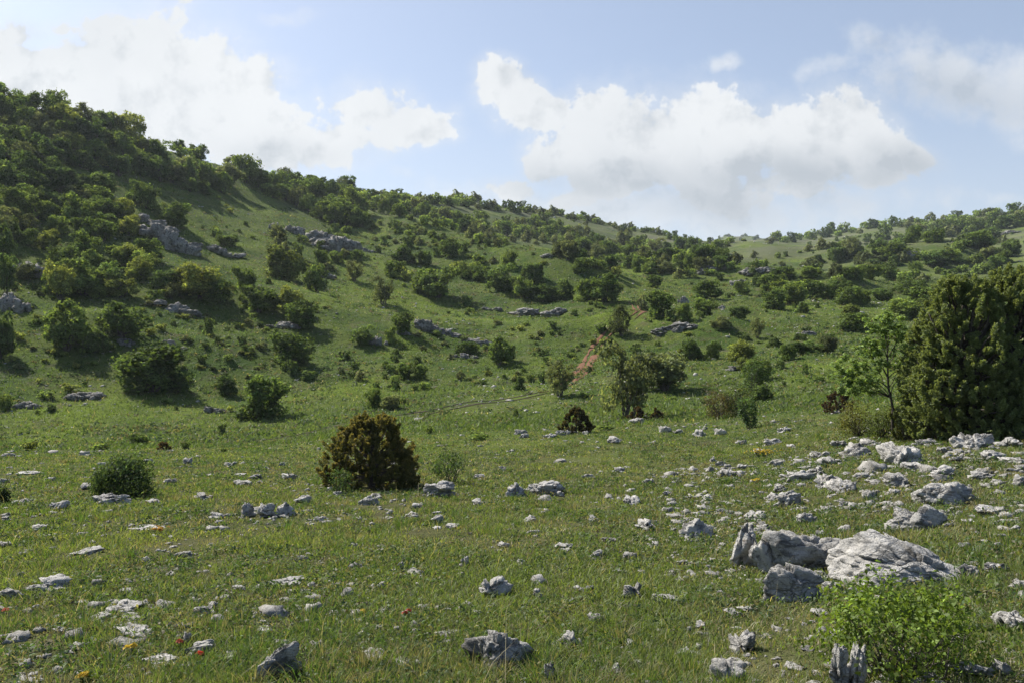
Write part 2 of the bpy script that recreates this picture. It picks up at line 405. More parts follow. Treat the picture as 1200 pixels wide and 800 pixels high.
def auto_label(adj, noun, px, py, lms, tail=''):
    c = sorted(lms, key=lambda l: math.hypot(px - l[1], (py - l[2]) * 1.35))
    def rel(l, plain=False):
        d = math.hypot(px - l[1], (py - l[2]) * 1.35); q = 'just ' if d < 45 else ('' if d < 110 else ('well ' if d < 230 else 'far '))
        return ('' if plain else q) + dirn(px - l[1], py - l[2]) + ' ' + l[0]
    opts = [f'{adj} {noun} {rel(c[k])}' for k in range(3)]
    opts += [f'{adj} {noun} {rel(c[a], True)} and {rel(c[b], True)}' for a, b in ((0, 1), (0, 2), (1, 2), (0, 3), (1, 3), (0, 4), (2, 3))]
    for extra in ('', 'another ', 'nearer ', 'farther '):
        for o in opts:
            s = ' '.join((extra + o).split())
            if s not in USED and len(s.split()) <= 16: return s
    return f'{adj} {noun} {rel(c[0])}'

def rock_words(w, h, px):
    a = w / max(h, 1)
    size = 'large' if w > 55 else ('middling' if w > 32 else ('small' if w > 15 else 'tiny'))
    shape = 'flat' if a > 3.2 else ('low' if a > 2 else ('upright' if a < .95 else 'chunky'))
    return f'{size} {shape}'
def place_rock(px, py, w, h, me=None, label=None, mat=None, rot=None, name='rock', depth=None, group='rocks scattered over the meadow', noun='grey rock', lms=LM_R, tilt=(0, 0), sink=.42, cat='rock'):
    x, y, z, s = at(px, py); W = w * s; D = (depth or .75) * W
    slope = (EYE - z) / y; Hh = max(.3 * h * s, h * s - .6 * D * max(slope, .03)) / (1 - sink) * 1.05
    y2 = y + D * .35; x2 = x * y2 / y; z2 = float(z_at(x2, y2)[0])
    if me is None: me = SMALL[(int(px) * 7 + int(py) * 3) % len(SMALL)]
    o = link(name, me); o.location = (x2, y2, min(z, z2) + Hh * (.5 - sink)); o.scale = (W * 1.08, D, Hh)
    o.rotation_euler = (tilt[0], tilt[1], rot if rot is not None else ((px * 13 + py * 7) % 2) * math.pi + ((px * 37 + py) % 21 - 10) * .02)
    if label is None: label = auto_label(rock_words(w, h, px), noun, px, py, lms)
    tag(o, label, cat, group)
    ROCKS.append((x2, y2, W * .5, D * .5)); return o

def hero(seed, **k): 
    P, T = rock_shape(seed, **k); return build_mesh('boulder', P, None, T, smooth=True, mat=M_ROCK)
BG = 'boulders of the right-hand outcrop'
place_rock(1078, 684, 186, 68, hero(521, sub=6, rough=.09, groove=.06, axis=(1, .1, -.45), faces=[(.56, -.28, .80, .30), (-.9, -.2, .25, .80), (-.05, -1, .2, .50), (.1, 1, .25, .55), (1, 0, .15, 1.1), (0, 0, -1, .6), (-.5, -.6, .6, .62), (.5, -.7, .45, .62)]), 'big slanted grey boulder sloping down to the right behind the bright green shrub', tilt=(0, R(5)), depth=.62, name='boulder', group=BG, cat='boulder', sink=.28, rot=-.1)
place_rock(934, 668, 95, 52, hero(502, sub=5, planes=9, groove=.11), 'grey block with a pale top and a deep shadowed front, left of the slanted boulder', tilt=(R(4), R(6)), depth=.6, name='boulder', group=BG, cat='boulder', rot=.1)
place_rock(873, 664, 36, 54, hero(503, sub=5, planes=8, groove=.11, axis=(0, 0, 1)), 'upright fluted grey rock at the left end of the outcrop', depth=.9, tilt=(0, R(14)), name='boulder', group=BG, cat='boulder', sink=.2, rot=.3)
place_rock(893, 672, 26, 40, hero(513, sub=4, planes=8, groove=.11, axis=(0, 0, 1)), 'narrow grey rock leaning on the upright fluted one', depth=.9, tilt=(0, R(-12)), name='boulder', group=BG, cat='boulder', sink=.2, rot=-.3)
place_rock(929, 704, 74, 48, hero(504, sub=5, planes=8, groove=.1), 'rounded grey slab lowest in the outcrop, left of the bright green shrub', tilt=(R(-12), R(12)), depth=.7, name='boulder', group=BG, cat='boulder', rot=-.1)
place_rock(1107, 592, 70, 32, hero(505, sub=5, planes=10, groove=.1), 'broad humped boulder with a dark notch, behind the slanted boulder', depth=.8, name='boulder', group=BG, cat='boulder', rot=.1)
place_rock(1074, 620, 70, 32, hero(506, sub=5, planes=10, groove=.11, axis=(1, 0, 0)), 'crusty layered boulder between the humped one and the slanted one', depth=.7, name='boulder', group=BG, cat='boulder', rot=-.1)
place_rock(984, 812, 28, 62, hero(507, sub=5, planes=8, groove=.2, axis=(0, 0, 1)), 'left prong of the twin-pronged stone by the green shrub', depth=1., name='boulder', group=BG, cat='boulder', sink=.2, rot=.2)
place_rock(1003, 812, 22, 60, hero(508, sub=5, planes=8, groove=.2, axis=(0, 0, 1)), 'right prong of the twin-pronged stone by the green shrub', depth=1., name='boulder', group=BG, cat='boulder', sink=.2, tilt=(0, R(8)), rot=-.2)
place_rock(583, 784, 82, 56, hero(509, sub=5, planes=9, groove=.13), 'flat brown-stained slab in the grass at the bottom centre', depth=.85, name='boulder', group=BG.replace('right-hand outcrop', 'near meadow'), cat='boulder', tilt=(R(-8), 0), rot=0)
place_rock(330, 794, 60, 40, hero(510, sub=5, planes=8, groove=.15, axis=(1, 0, .5)), 'tilted grey rock with a black shadowed side at the bottom left', depth=.5, name='boulder', group='boulders of the near meadow', cat='boulder', tilt=(0, R(-24)), rot=.2)
place_rock(517, 582, 46, 20, hero(511, sub=5, groove=.14), 'humped grey rock right of the orange-brown conical juniper', name='boulder', cat='boulder', group='boulders of the near meadow', rot=0)
place_rock(638, 579, 50, 17, hero(512, sub=5, groove=.14), 'long grey-topped ledge with a dark underside in mid meadow', name='boulder', cat='boulder', group='boulders of the near meadow', rot=.05)
place_rock(1141, 524, 50, 19, hero(514, sub=5, groove=.14), 'white rock lying at the foot of the big junipers', name='boulder', cat='boulder', group='boulders of the near meadow', rot=0)
place_rock(130, 591, 42, 15, hero(515, sub=5, groove=.14), 'dome-shaped grey rock in front of the dark leafy bush', name='boulder', cat='boulder', group='boulders of the near meadow', rot=0)
place_rock(218, 757, 12, 18, None, 'small white pointed stone standing upright beside the grey slabs at the bottom left', depth=.9, sink=.2, cat='rock')
for x, w, t in ((291, 22, 'left'), (312, 24, 'middle'), (335, 24, 'right')):
    place_rock(x, 606 - abs(x - 312) * .06, w, 18, None, f'{t} one of three grey ledges in a row, left of the conical juniper', name='boulder', cat='boulder', group='boulders of the near meadow')

RL = [(985,575,30,15),(970,570,28,15),(940,562,26,12),(955,556,24,10),(925,592,28,17),(1000,533,26,14),(1055,540,42,22),(1165,538,26,11),(970,543,22,9),(1070,549,22,8),(1105,556,32,11),(1160,601,34,11),(1135,611,16,4),(1195,568,16,12),
 (1050,568,22,14),(1020,584,18,11),(945,611,18,12),(1183,733,38,22),(1165,668,24,12),(1136,672,20,14),(870,760,36,28),(852,797,36,32),(925,560,20,8),(960,535,18,7),(985,523,18,7),(1020,522,24,8),(1180,522,30,10),(1190,545,30,10),
 (905,585,16,8),(915,575,14,8),(965,600,16,8),(1010,560,16,7),(1085,520,18,7),(1120,540,14,6),(1150,560,20,8),(1195,690,20,14),(985,745,24,14),(1025,670,16,8),(1000,640,14,9),(898,620,20,9),(885,608,26,10),
 (818,627,38,24),(758,619,32,15),(740,589,24,10),(743,698,25,17),(785,702,28,9),(580,695,38,24),(668,757,35,22),(740,757,20,10),(644,797,10,26),(720,790,22,15),(700,728,24,14),(630,698,13,10),(660,643,26,10),(700,653,21,11),(715,634,18,7),
 (697,610,15,8),(605,580,26,17),(655,580,20,8),(725,552,14,6),(852,557,20,9),(845,545,12,6),(780,505,16,8),(795,507,12,5),(720,518,18,8),(820,510,20,9),(845,508,16,8),(835,540,12,5),(870,548,12,5),(830,585,16,8),(790,592,14,7),
 (480,606,20,8),(512,611,16,10),(440,583,18,7),(432,590,22,12),(395,580,16,7),(355,588,20,10),(340,560,18,8),(285,568,22,8),(240,583,26,8),(252,606,22,8),(105,572,22,9),(220,543,13,8),(175,541,11,5),(70,595,20,10),(170,620,38,6),
 (103,648,32,10),(215,653,22,11),(172,658,15,9),(57,690,40,18),(15,698,25,13),(150,684,16,8),(143,717,46,16),(113,726,30,10),(162,745,52,20),(243,719,32,16),(190,778,38,14),(236,765,32,17),(440,772,46,15),(330,685,42,12),(35,800,36,9),
 (490,778,18,8),(5,640,18,8),(8,610,14,7),(120,545,10,5),(35,555,24,5),(60,562,14,5),(470,665,10,9),(485,670,14,7),(545,660,11,10),(560,590,22,9),(530,618,14,7),(375,610,16,7),(355,655,12,6),(415,640,14,6),(620,610,16,8),(640,600,12,6),
 (765,640,14,8),(800,660,12,6),(830,690,14,6),(860,720,22,9),(875,715,20,7),(820,735,16,10),(800,765,18,9),(770,700,12,6),(690,690,12,6),(725,670,16,6),(610,660,10,6),(590,640,16,7),(560,720,14,7),(520,745,18,8),(480,720,16,7),(390,720,16,6),
 (280,690,18,7),(310,740,20,8),(90,760,20,9),(70,740,14,7),(300,560,14,6),(270,545,12,5),(330,545,10,5),(200,565,14,6),(180,590,16,7),(45,620,18,7),(20,590,14,6),(560,560,14,6),(590,550,12,5),(690,560,14,6),(760,565,14,6),(780,580,12,6),
 (910,545,12,6),(890,530,12,5),(870,520,12,5),(905,520,18,7),(920,505,14,5),(615,512,12,5),(645,512,16,5),(655,509,12,6),(610,508,14,6),(665,508,9,5),(686,508,9,4),(748,496,20,8),(940,640,16,7),(975,690,26,12),(1010,700,26,14),(960,720,22,10),
 (1140,790,46,20),(1085,795,30,14),(1100,575,12,6),(1130,640,12,6),(1170,640,12,6),(1190,620,12,5),(1110,530,16,7),(1030,548,14,6),(990,592,12,6),(845,600,12,6),(805,612,10,6)]
for p in RL:
    g_ = 1.28 if p[0] > 850 and p[1] < 625 else 1.14
    place_rock(p[0], p[1] + p[3]*.12, p[2]*g_, p[3]*g_*.95)
small_r = np.random.default_rng(91); cnt = len(RL); fills = 0
while fills < 96:
    q0 = RL[small_r.integers(len(RL))]
    px = q0[0] + small_r.normal()*(14 + q0[2]*.7); py = q0[1] + small_r.normal()*(4 + q0[3]*.5)
    if not (0 < px < 1200 and 506 < py < 797) or any(abs(px - q[0]) < q[2]*.5 and abs(py - q[1]) < 5 for q in RL): continue
    w_ = small_r.uniform(7, 17) * (.8 + (py - 520) / 450); place_rock(px, py, w_, w_ * small_r.uniform(.22, .45), noun='half-buried grey stone', name='stone', group='half-buried stones in the meadow', cat='stone', sink=.45)
    fills += 1

# crags and outcrops of the far slope: each one mesh of bedrock
def crag(px, py, w, h, seed, label, lumps=9, dark=False):
    rg = np.random.default_rng(seed); x, y, z, s = at(px, py); W = w*s; Hh = h*s
    Vs, Ts, o = [], [], 0
    for k in range(lumps):
        P, T = rock_shape(seed*31 + k, 4, 9, .14, .19, axis=(1, .2, -.25))
        a = rg.uniform(-.5, .5); wz = W * rg.uniform(.22, .45); hz = Hh * rg.uniform(.4, .8) * (1 - .8*abs(a))
        off = np.array([a*W*.9, rg.uniform(-.1, .7)*W*.35, 0])
        zz = float(z_at(x+off[0], y+off[1])[0]) - z
        ca, sa = math.cos(rg.uniform(-.5, .5)), math.sin(rg.uniform(-.3, .3))
        Q = P * np.array([wz*1.15, wz*.9, hz*1.7]); Q = Q @ np.array([[ca, sa, 0], [-sa, ca, 0], [0, 0, 1]]).T
        Vs.append(Q + off + [0, 0, zz + hz*.18]); Ts.append(T + o); o += len(P)
    ob = link('rock_outcrop', build_mesh('rock_outcrop', np.concatenate(Vs), None, np.concatenate(Ts), smooth=True, mat=M_CRAG)); ob.location = (x, y, z)
    tag(ob, label, 'rock outcrop', 'limestone outcrops on the slopes')
    ROCKS.append((x, y, W*.45, W*.25))
CR = [(198,291,62,40,'large grey crag standing among bushes on the left slope'),(180,266,40,18,'rough grey outcrop just above the large grey crag'),(262,299,36,14,'low pale outcrop right of the large grey crag'),(347,275,24,18,'pale square-headed crag near the top of the open left slope'),
 (322,270,20,14,'small dark crag left of the pale square-headed crag'),(395,296,78,34,'long dark crag running down to the right under the ridge wood'),(432,296,24,8,'low tail of rock at the right end of the long dark crag'),(635,371,62,15,'flat stony ledge above the red track'),(500,388,32,22,'white-topped crag in the middle of the slope'),
 (515,390,40,12,'dark rubbly bank right of the white-topped crag'),(443,404,22,18,'dark grey rock left of the white-topped crag'),(205,366,50,16,'flat stone heap on the lower left slope'),(203,407,28,12,'small stone heap below the flat stone heap'),(95,467,48,13,'low dark outcrop alone in the grass at the far left foot of the slope'),
 (30,322,46,26,'grey crag with bushes at the left edge of the slope'),(10,365,40,34,'dark broken crag at the left edge under the trees'),(28,478,30,12,'dark stones at the left edge of the slope foot'),(150,405,24,10,'grey stones under the twin trees on the left slope'),(373,325,30,14,'grey rubble right of the rounded lone tree'),(335,383,36,8,'pale stony step below the rounded lone tree'),
 (802,356,14,15,'upright pale rocks beside the bush on the mid slope'),(849,362,14,7,'small pale rocks right of the shaded bush on the mid slope'),(838,318,40,12,'pale rock band at the lower end of the far wood'),(885,322,44,12,'pale scree of stones right of the far wood'),(792,388,46,12,'grey stony rib right of the wispy valley tree top'),
 (866,334,22,12,'white rocks on the shoulder right of the far wood'),(905,338,30,9,'pale stones among bushes in the valley gap'),(945,393,30,9,'long pale stone bank on the right of the valley'),(868,434,26,9,'low grey rocks at the right of the valley floor'),(560,403,34,10,'grey rock strip on the slope left of the track'),(578,364,20,8,'small grey rocks above the slope middle'),
 (248,483,28,12,'dark stones left of the round bush casting a long shadow'),(470,392,16,9,'small pale rock below the white-topped crag'),(545,420,24,10,'dark rocks with a shrub left of the track'),(712,332,22,7,'pale stones in front of the far wood'),(640,302,16,7,'pale blocks on the crest of the near slope'),(1180,275,26,8,'pale rocks under the crest of the right hill'),(1070,300,34,9,'pale stony bank in the middle of the right hill'),(470,320,20,10,'grey stones left of the long thicket')]
for k, c in enumerate(CR): crag(c[0], c[1], c[2]*1.06, c[3]*.85, 700 + k, c[4], 6 if c[2] < 30 else 10)

# pebbles and stones too many to count
def pebbles(n, lo, hi, size, seed, sub=1, tlo=-40, thi=40, thr=.22):
    rg = np.random.default_rng(seed); D, T = ICO[sub]
    px, th = None, rg.uniform(R(tlo), R(thi), n*4); r = np.exp(rg.uniform(math.log(lo), math.log(hi), n*4))
    x, y = r*np.sin(th), r*np.cos(th)
    m = n2(x, y, max(2.5, lo*.25), 3, seed) + rg.uniform(-.25, .35, n*4) > thr
    x, y, r = x[m][:n], y[m][:n], r[m][:n]; k = len(x)
    s = size * (r/lo)**.55 * np.exp(rg.normal(0, .5, k)); z = z_at(x, y)
    J = 1 + .35*rg.normal(size=(k, len(D), 1)).clip(-1.5, 1.5)
    ax = np.stack([s*rg.uniform(.7, 1.5, k), s*rg.uniform(.6, 1.1, k), s*rg.uniform(.3, .7, k)], 1)
    V = D[None]*J*ax[:, None]; a = rg.uniform(0, 6.28, k); c, sn = np.cos(a)[:, None], np.sin(a)[:, None]
    V = np.stack([V[..., 0]*c - V[..., 1]*sn, V[..., 0]*sn + V[..., 1]*c, V[..., 2]], -1)
    V += np.stack([x, y, z + ax[:, 2]*.25], 1)[:, None]
    return V.reshape(-1, 3), (T[None] + (np.arange(k)*len(D))[:, None, None]).reshape(-1, 3)
v, t = pebbles(3000, 4, 45, .014, 5, 2)
v2_, t2_ = pebbles(650, 8.5, 24, .032, 15, 2, 11, 34, .16); v3_, t3_ = pebbles(500, 4, 8.5, .022, 16, 2, -36, 36, .16)
t = np.concatenate([t, t2_ + len(v), t3_ + len(v) + len(v2_)]); v = np.concatenate([v, v2_, v3_])
tag(link('small_stones', build_mesh('small_stones', v, None, t, mat=M_STONE)), 'small pale stones strewn through the meadow grass', 'stones', kind='stuff')
v, t = pebbles(6000, 50, 700, .06, 6)
tag(link('hillside_stones', build_mesh('hillside_stones', v, None, t, mat=M_STONE)), 'small grey stones strewn over the far grassy slopes', 'stones', kind='stuff')

# ------------------------------------------------------------------ foliage builders
def leaves(P, Nrm, size, rg, aspect=.7, jit=.7, shape='diamond'):
    """one small leaf face per point; Nrm = outward direction"""
    n = len(P); nn = Nrm / np.maximum(np.linalg.norm(Nrm, axis=1)[:, None], 1e-6) + jit * rg.normal(size=(n, 3)); nn /= np.linalg.norm(nn, axis=1)[:, None]
    a = np.cross(nn, rg.normal(size=(n, 3))); a /= np.maximum(np.linalg.norm(a, axis=1)[:, None], 1e-6); b = np.cross(nn, a)
    s = (size * rg.uniform(.5, 1.45, n))[:, None]
    bend = nn * s * .18
    if shape == 'quad':
        V = np.stack([P - a*s*.5 - b*s*.5*aspect, P + a*s*.5 - b*s*.42*aspect, P + a*s*.45 + b*s*.5*aspect, P - a*s*.5 + b*s*.45*aspect], 1)
    else:
        V = np.stack([P - a*s*.55, P - b*s*.5*aspect + bend, P + a*s*.6, P + b*s*.5*aspect + bend], 1)
    return V.reshape(-1, 3), np.arange(n*4).reshape(-1, 4)
def leaf_cols(n, c, rg, var=.30, per=4, warm=.0):
    k = np.exp(rg.normal(0, var, n))[:, None]; col = np.array(c)[None] * k
    y = rg.uniform(0, 1, n)[:, None]**2 * .35
    col = col * (1 - y) + y * col.mean(1)[:, None] * np.array([[1.25, 1.35, .35]])
    return np.repeat(col, per, 0)
def tube(pts, r0, r1, sides=6):
    pts = np.asarray(pts, float); n = len(pts); rad = np.linspace(r0, r1, n)
    t = np.gradient(pts, axis=0); t /= np.maximum(np.linalg.norm(t, axis=1)[:, None], 1e-9)
    up = np.array([0.31, .77, .2]); a = np.cross(t, up); a /= np.linalg.norm(a, axis=1)[:, None]; b = np.cross(t, a)
    ang = np.linspace(0, 2*math.pi, sides, endpoint=False)
    V = pts[:, None] + rad[:, None, None] * (np.cos(ang)[None, :, None]*a[:, None] + np.sin(ang)[None, :, None]*b[:, None])
    q = [(i*sides+k, i*sides+(k+1) % sides, (i+1)*sides+(k+1) % sides, (i+1)*sides+k) for i in range(n-1) for k in range(sides)]
    return V.reshape(-1, 3), np.array(q)
def wiggle(a, b, n, amp, rg):
    a, b = np.array(a, float), np.array(b, float); s = np.linspace(0, 1, n)[:, None]
    p = a*(1-s) + b*s; L = np.linalg.norm(b-a); o = rg.normal(size=(n, 3)); o = np.cumsum(o, 0); o -= o[0] + (o[-1]-o[0])*s
    return p + o*amp*L/ n**.5
def lobes_crown(seed, n_lobes, n_leaves, size, tint, low=.05, spread=.36, lobe=(.16, .30), sparse=0., top=1., jit=.75):
    """unit bush: width 1, height `top`, standing on z = 0"""
    rg = np.random.default_rng(seed); C = []; S = []
    for k in range(n_lobes):
        u = rg.random()**.6; a = rg.uniform(0, 6.283); zc = low + .10 + (top - low - .28) * rg.random()**1.15
        prof = math.sqrt(max(.08, 1 - ((zc - .42*top)/(.62*top))**2))
        C.append((math.cos(a)*u*spread*prof, math.sin(a)*u*spread*prof, zc)); S.append(rg.uniform(*lobe))
    C.append((0, 0, .45*top)); S.append(.3); C = np.array(C); S = np.array(S)
    wgt = S**2; idx = rg.choice(len(S), n_leaves, p=wgt/wgt.sum())
    d = rg.normal(size=(n_leaves, 3)); d /= np.linalg.norm(d, axis=1)[:, None]
    rad = S[idx] * (1 - .5*rg.random(n_leaves)**1.5)
    P = C[idx] + d * rad[:, None] * np.array([1, 1, .9])
    P += .028*rg.normal(size=P.shape)
    wv = np.stack([fbm(P*2.3 + 7*c + seed, 2, seed % 33 + c) for c in range(3)], 1); P = P + .13*wv*np.array([1, 1, .8])
    keep = (P[:, 2] > .01) & (fbm(P*7 + seed, 3, seed % 40) > -.20 + sparse)
    # drop leaves buried inside other lobes
    ins = np.zeros(len(P), int)
    for c, s in zip(C, S): ins += (np.linalg.norm((P-c)/np.array([1, 1, .9]), axis=1) < s*.62)
    keep &= ins < 1
    P, d = P[keep], d[keep]
    V, q = leaves(P, d + np.array([0, 0, .25]), size, rg, .75, jit)
    lob = 1 + .24*rg.normal(size=len(S)); col = leaf_cols(len(P), tint, rg) * np.repeat(np.clip(lob[idx][keep], .55, 1.5), 4)[:, None]
    return V, q, col
def stems(seed, h, n, r, spread=.25):
    rg = np.random.default_rng(seed); parts = []
    for k in range(n):
        a = rg.uniform(0, 6.28); s = spread*rg.uniform(.3, 1)
        parts.append(tube(wiggle((.03*math.cos(a), .03*math.sin(a), -.06), (s*math.cos(a), s*math.sin(a), h*rg.uniform(.6, .9)), 7, .12, rg), r*rg.uniform(.7, 1.1), r*.25, 5))
    return join_q(parts)

TINT = {'m': (.124, .188, .054), 'd': (.084, .138, .046), 'y': (.165, .205, .058), 'g': (.135, .165, .085)}
WORD = {'m': 'mid-green', 'd': 'dark green', 'y': 'yellow-green', 'g': 'grey-green'}
BUSH = {}
for t in TINT:
    BUSH[t] = []
    for k in range(4):
        v, q, c = lobes_crown(1000 + 17*k + ord(t), 26 + 4*k, 13000, .054, TINT[t], low=.0, top=1., lobe=(.09, .2), spread=.42)
        cm = build_mesh('crown', v, q, col=c, mat=M_LEAF)
        v, q = stems(k + ord(t), .55, 5, .024); sm_ = build_mesh('stem', v, q, smooth=True, mat=M_BARK)
        BUSH[t].append((cm, sm_))
TREE = {}
for t in TINT:
    TREE[t] = []
    for k in range(2):
        v, q, c = lobes_crown(2000 + 31*k + ord(t), 28, 13000, .052, TINT[t], low=.14, top=1., sparse=.03, lobe=(.08, .18), spread=.44)
        cm = build_mesh('crown', v, q, col=c, mat=M_LEAF)
        v, q = stems(50 + k + ord(t), .8, 4, .03, .25); tr = join_q([(v, q), tube([(0, 0, -.08), (.01, .01, .12), (0, .02, .3), (.02, 0, .6)], .05, .02, 7)])
        TREE[t].append((cm, build_mesh('trunk', *tr, smooth=True, mat=M_BARK)))
SPARSE = []
for k in range(2):
    v, q, c = lobes_crown(3000 + k, 22, 11000, .043, (.125, .155, .075), low=.12, top=1., sparse=.17, lobe=(.1, .2), spread=.38)
    v2, q2 = stems(80 + k, .95, 8, .022, .36)
    SPARSE.append((build_mesh('crown', v, q, col=c, mat=M_LEAF), build_mesh('trunk', v2, q2, smooth=True, mat=M_BARK)))

# ------------------------------------------------------------------ shrubs and trees of the slopes
# (x, y of the foot, width, height, tint, form, label or None)
SH = [
 (331,327,44,44,'y','b','rounded lone tree with a domed yellow-green crown on the open left slope'),(305,490,58,56,'m','b','round bright-topped bush casting a long shadow at the slope foot'),(655,464,32,44,'g','s','slim grey-green tree just left of the red track'),
 (735,490,60,90,'g','s','wispy open-crowned tree with a dark trunk on the valley floor'),(778,457,60,46,'g','t','dark round-headed tree spreading just right of the wispy valley tree'),(728,394,30,38,'g','s','thin upright tree beside the upper bend of the red track'),
 (78,410,56,60,'m','t','tall leafy tree at the left of the lower slope beside its shadow'),(112,412,36,30,'d','b',None),(143,395,54,42,'m','t',None),(178,456,80,56,'m','b','widest leafy dark bush at the foot of the left slope'),(205,458,36,34,'d','b',None),
 (70,352,34,50,'y','t','small forked tree with an open crown on the left slope'),(103,303,34,34,'m','b','bright green round bush below the dark thicket on the left slope'),(97,345,48,44,'m','b',None),(125,342,40,38,'d','b',None),(150,312,32,30,'y','b',None),(175,307,34,28,'m','b',None),(165,327,30,28,'y','b',None),(190,340,36,24,'d','b',None),
 (235,348,52,42,'y','t',None),(215,343,30,28,'y','b',None),(255,354,32,28,'m','b',None),(285,340,26,30,'m','t',None),(303,366,42,34,'m','t',None),(182,352,20,12,'d','b',None),(245,393,13,20,'d','b',None),(268,462,22,24,'d','b',None),(30,286,22,20,'m','b',None),(55,292,28,24,'y','b',None),(28,326,28,18,'g','b',None),
 (3,305,26,44,'m','t',None),(8,345,22,50,'d','t',None),(0,420,30,60,'d','t',None),(8,275,26,24,'m','b',None),(205,264,38,28,'m','b',None),(171,243,32,33,'m','b','bushy round tree standing alone above the large grey crag'),(145,252,28,24,'y','b',None),(150,275,30,24,'y','b',None),(120,282,30,26,'m','b',None),
 (209,168,19,16,'d','t','small dark tree standing out on the left skyline'),(232,175,21,19,'m','b','rounded bush on the left skyline beside the small dark tree'),(215,186,16,17,'m','b',None),(231,188,16,17,'m','b',None),(270,186,19,14,'g','b',None),(290,190,24,14,'m','b',None),(265,288,24,14,'d','b',None),(253,278,12,14,'m','b',None),
 (340,368,30,36,'y','b',None),(354,384,38,34,'m','b',None),(371,342,24,36,'m','t',None),(340,427,50,40,'m','b','rounded bush with bright top leaves in the middle of the left slope'),(343,439,13,17,'d','b',None),(334,434,10,10,'d','b',None),(362,444,18,10,'d','b',None),(415,330,22,26,'g','s',None),(448,357,26,34,'g','s','thin sparse shrub with visible stems alone on the open slope'),
 (475,307,30,24,'d','b',None),(463,326,24,22,'m','b',None),(478,330,16,16,'y','b',None),(511,348,54,38,'m','t','broad bushy tree in the middle of the slope with deep shadow under it'),(528,302,25,24,'m','b',None),(497,310,22,18,'m','b',None),(550,325,30,20,'m','b',None),(535,318,16,12,'y','b',None),(587,340,36,32,'d','b',None),(570,330,26,20,'m','b',None),(597,315,20,22,'m','b',None),(560,310,18,14,'m','b',None),
 (548,360,13,13,'d','b',None),(472,390,24,26,'m','b',None),(457,401,14,20,'m','b',None),(425,402,28,22,'d','b',None),(403,421,16,10,'d','b',None),(475,444,20,22,'m','b',None),(491,444,20,20,'m','b',None),(422,446,12,13,'g','s',None),(400,437,9,10,'g','s',None),(463,457,12,13,'d','b',None),(440,477,22,25,'m','b','dense dark bush of a close pair beyond the conical juniper'),(458,479,22,18,'g','b','greyer bush of the close pair beyond the conical juniper'),
 (585,427,30,34,'m','t',None),(595,422,18,24,'d','b',None),(545,415,25,16,'d','b',None),(555,413,14,14,'m','b',None),(540,445,12,12,'g','s',None),
 (612,348,28,26,'m','b',None),(640,352,40,24,'d','b',None),(660,350,26,24,'d','b',None),(688,352,30,26,'m','b',None),(708,354,40,34,'m','t','largest leafy tree at the right end of the mid-slope grove'),(625,332,26,28,'d','b','tall dark tree at the left end of the mid-slope grove'),(700,360,10,8,'m','b',None),(692,357,6,6,'m','b',None),(681,320,20,19,'m','b',None),
 (722,326,13,14,'y','b',None),(767,337,18,16,'m','b',None),(773,371,32,32,'m','b',None),(800,376,18,22,'m','b',None),(753,364,14,18,'g','b',None),(785,375,13,12,'d','b',None),(825,370,28,24,'m','b','shaded round bush below the pale rocks on the mid slope'),(826,350,30,22,'m','b',None),(866,373,20,16,'d','b',None),(845,384,22,14,'g','b',None),(887,396,16,24,'m','s',None),(869,345,20,16,'m','b',None),(888,336,24,16,'d','b',None),(905,340,30,20,'m','b',None),(915,330,28,18,'m','b',None),
 (809,421,30,30,'d','b',None),(834,420,16,22,'d','b',None),(868,422,30,26,'y','b',None),(871,434,16,20,'y','b',None),(887,446,30,28,'m','b',None),(892,470,26,20,'d','b',None),
 (609,457,13,22,'d','b','small columnar dark shrub left of the slim grey-green tree'),(634,449,9,12,'d','b',None),(622,448,9,9,'d','b',None),(605,488,8,9,'d','b',None),(710,504,24,9,'m','b',None),(560,515,24,11,'m','b',None),(503,508,10,11,'m','b',None),(683,465,14,7,'m','b',None),(789,468,8,5,'m','b',None),
 (970,415,24,22,'g','t','rounded brownish-green tree at the right end of the valley hedge'),(950,415,28,18,'d','b',None),(933,416,18,18,'d','b',None),(906,406,20,14,'d','b',None),(923,422,18,20,'m','b',None),(915,432,12,10,'d','b',None),(944,439,8,13,'d','b',None),(961,448,13,7,'d','b',None),(975,444,8,6,'d','b',None),(919,452,6,6,'d','b',None),
 (925,356,42,30,'m','t','broad-crowned tree on the right flank of the valley'),(905,362,34,26,'m','b',None),(940,367,18,12,'d','b',None),(948,350,28,24,'m','b',None),(966,350,20,18,'m','b',None),(982,347,24,22,'m','b',None),(995,358,30,24,'m','b',None),(1010,357,20,18,'m','b',None),(996,371,20,18,'y','b','bright green bush on the right flank above the sapling'),(1037,354,30,18,'m','b',None),(948,325,24,14,'m','b',None),(957,321,14,12,'d','b',None),
 (1016,327,30,18,'m','b',None),(1022,318,20,14,'d','b',None),(1051,329,16,16,'m','b',None),(1070,329,16,16,'m','b',None),(1085,329,12,9,'m','b',None),(1046,304,36,20,'m','b',None),(1095,312,32,20,'d','b',None),(1115,308,32,18,'m','b',None),(1140,290,40,20,'d','b',None),(1158,284,30,18,'d','b',None),(1093,284,22,14,'m','b',None),(1058,300,20,12,'m','b',None),(975,304,13,9,'d','b',None),(958,308,18,9,'d','b',None),(1115,334,24,12,'m','b',None),(1070,345,30,18,'m','b',None),(1082,360,40,26,'m','b',None),(1062,375,44,28,'m','b',None),(1000,387,34,22,'m','b',None),
 (120,527,16,10,'m','b',None),(162,524,24,18,'m','b',None),(35,528,18,12,'y','b',None),(218,526,10,8,'d','b',None),(262,529,8,6,'m','b',None),(5,480,16,20,'m','b',None),(55,467,18,12,'m','b',None),(60,482,14,9,'d','b',None),(82,458,18,10,'y','b',None),(195,472,12,8,'m','b',None),
]
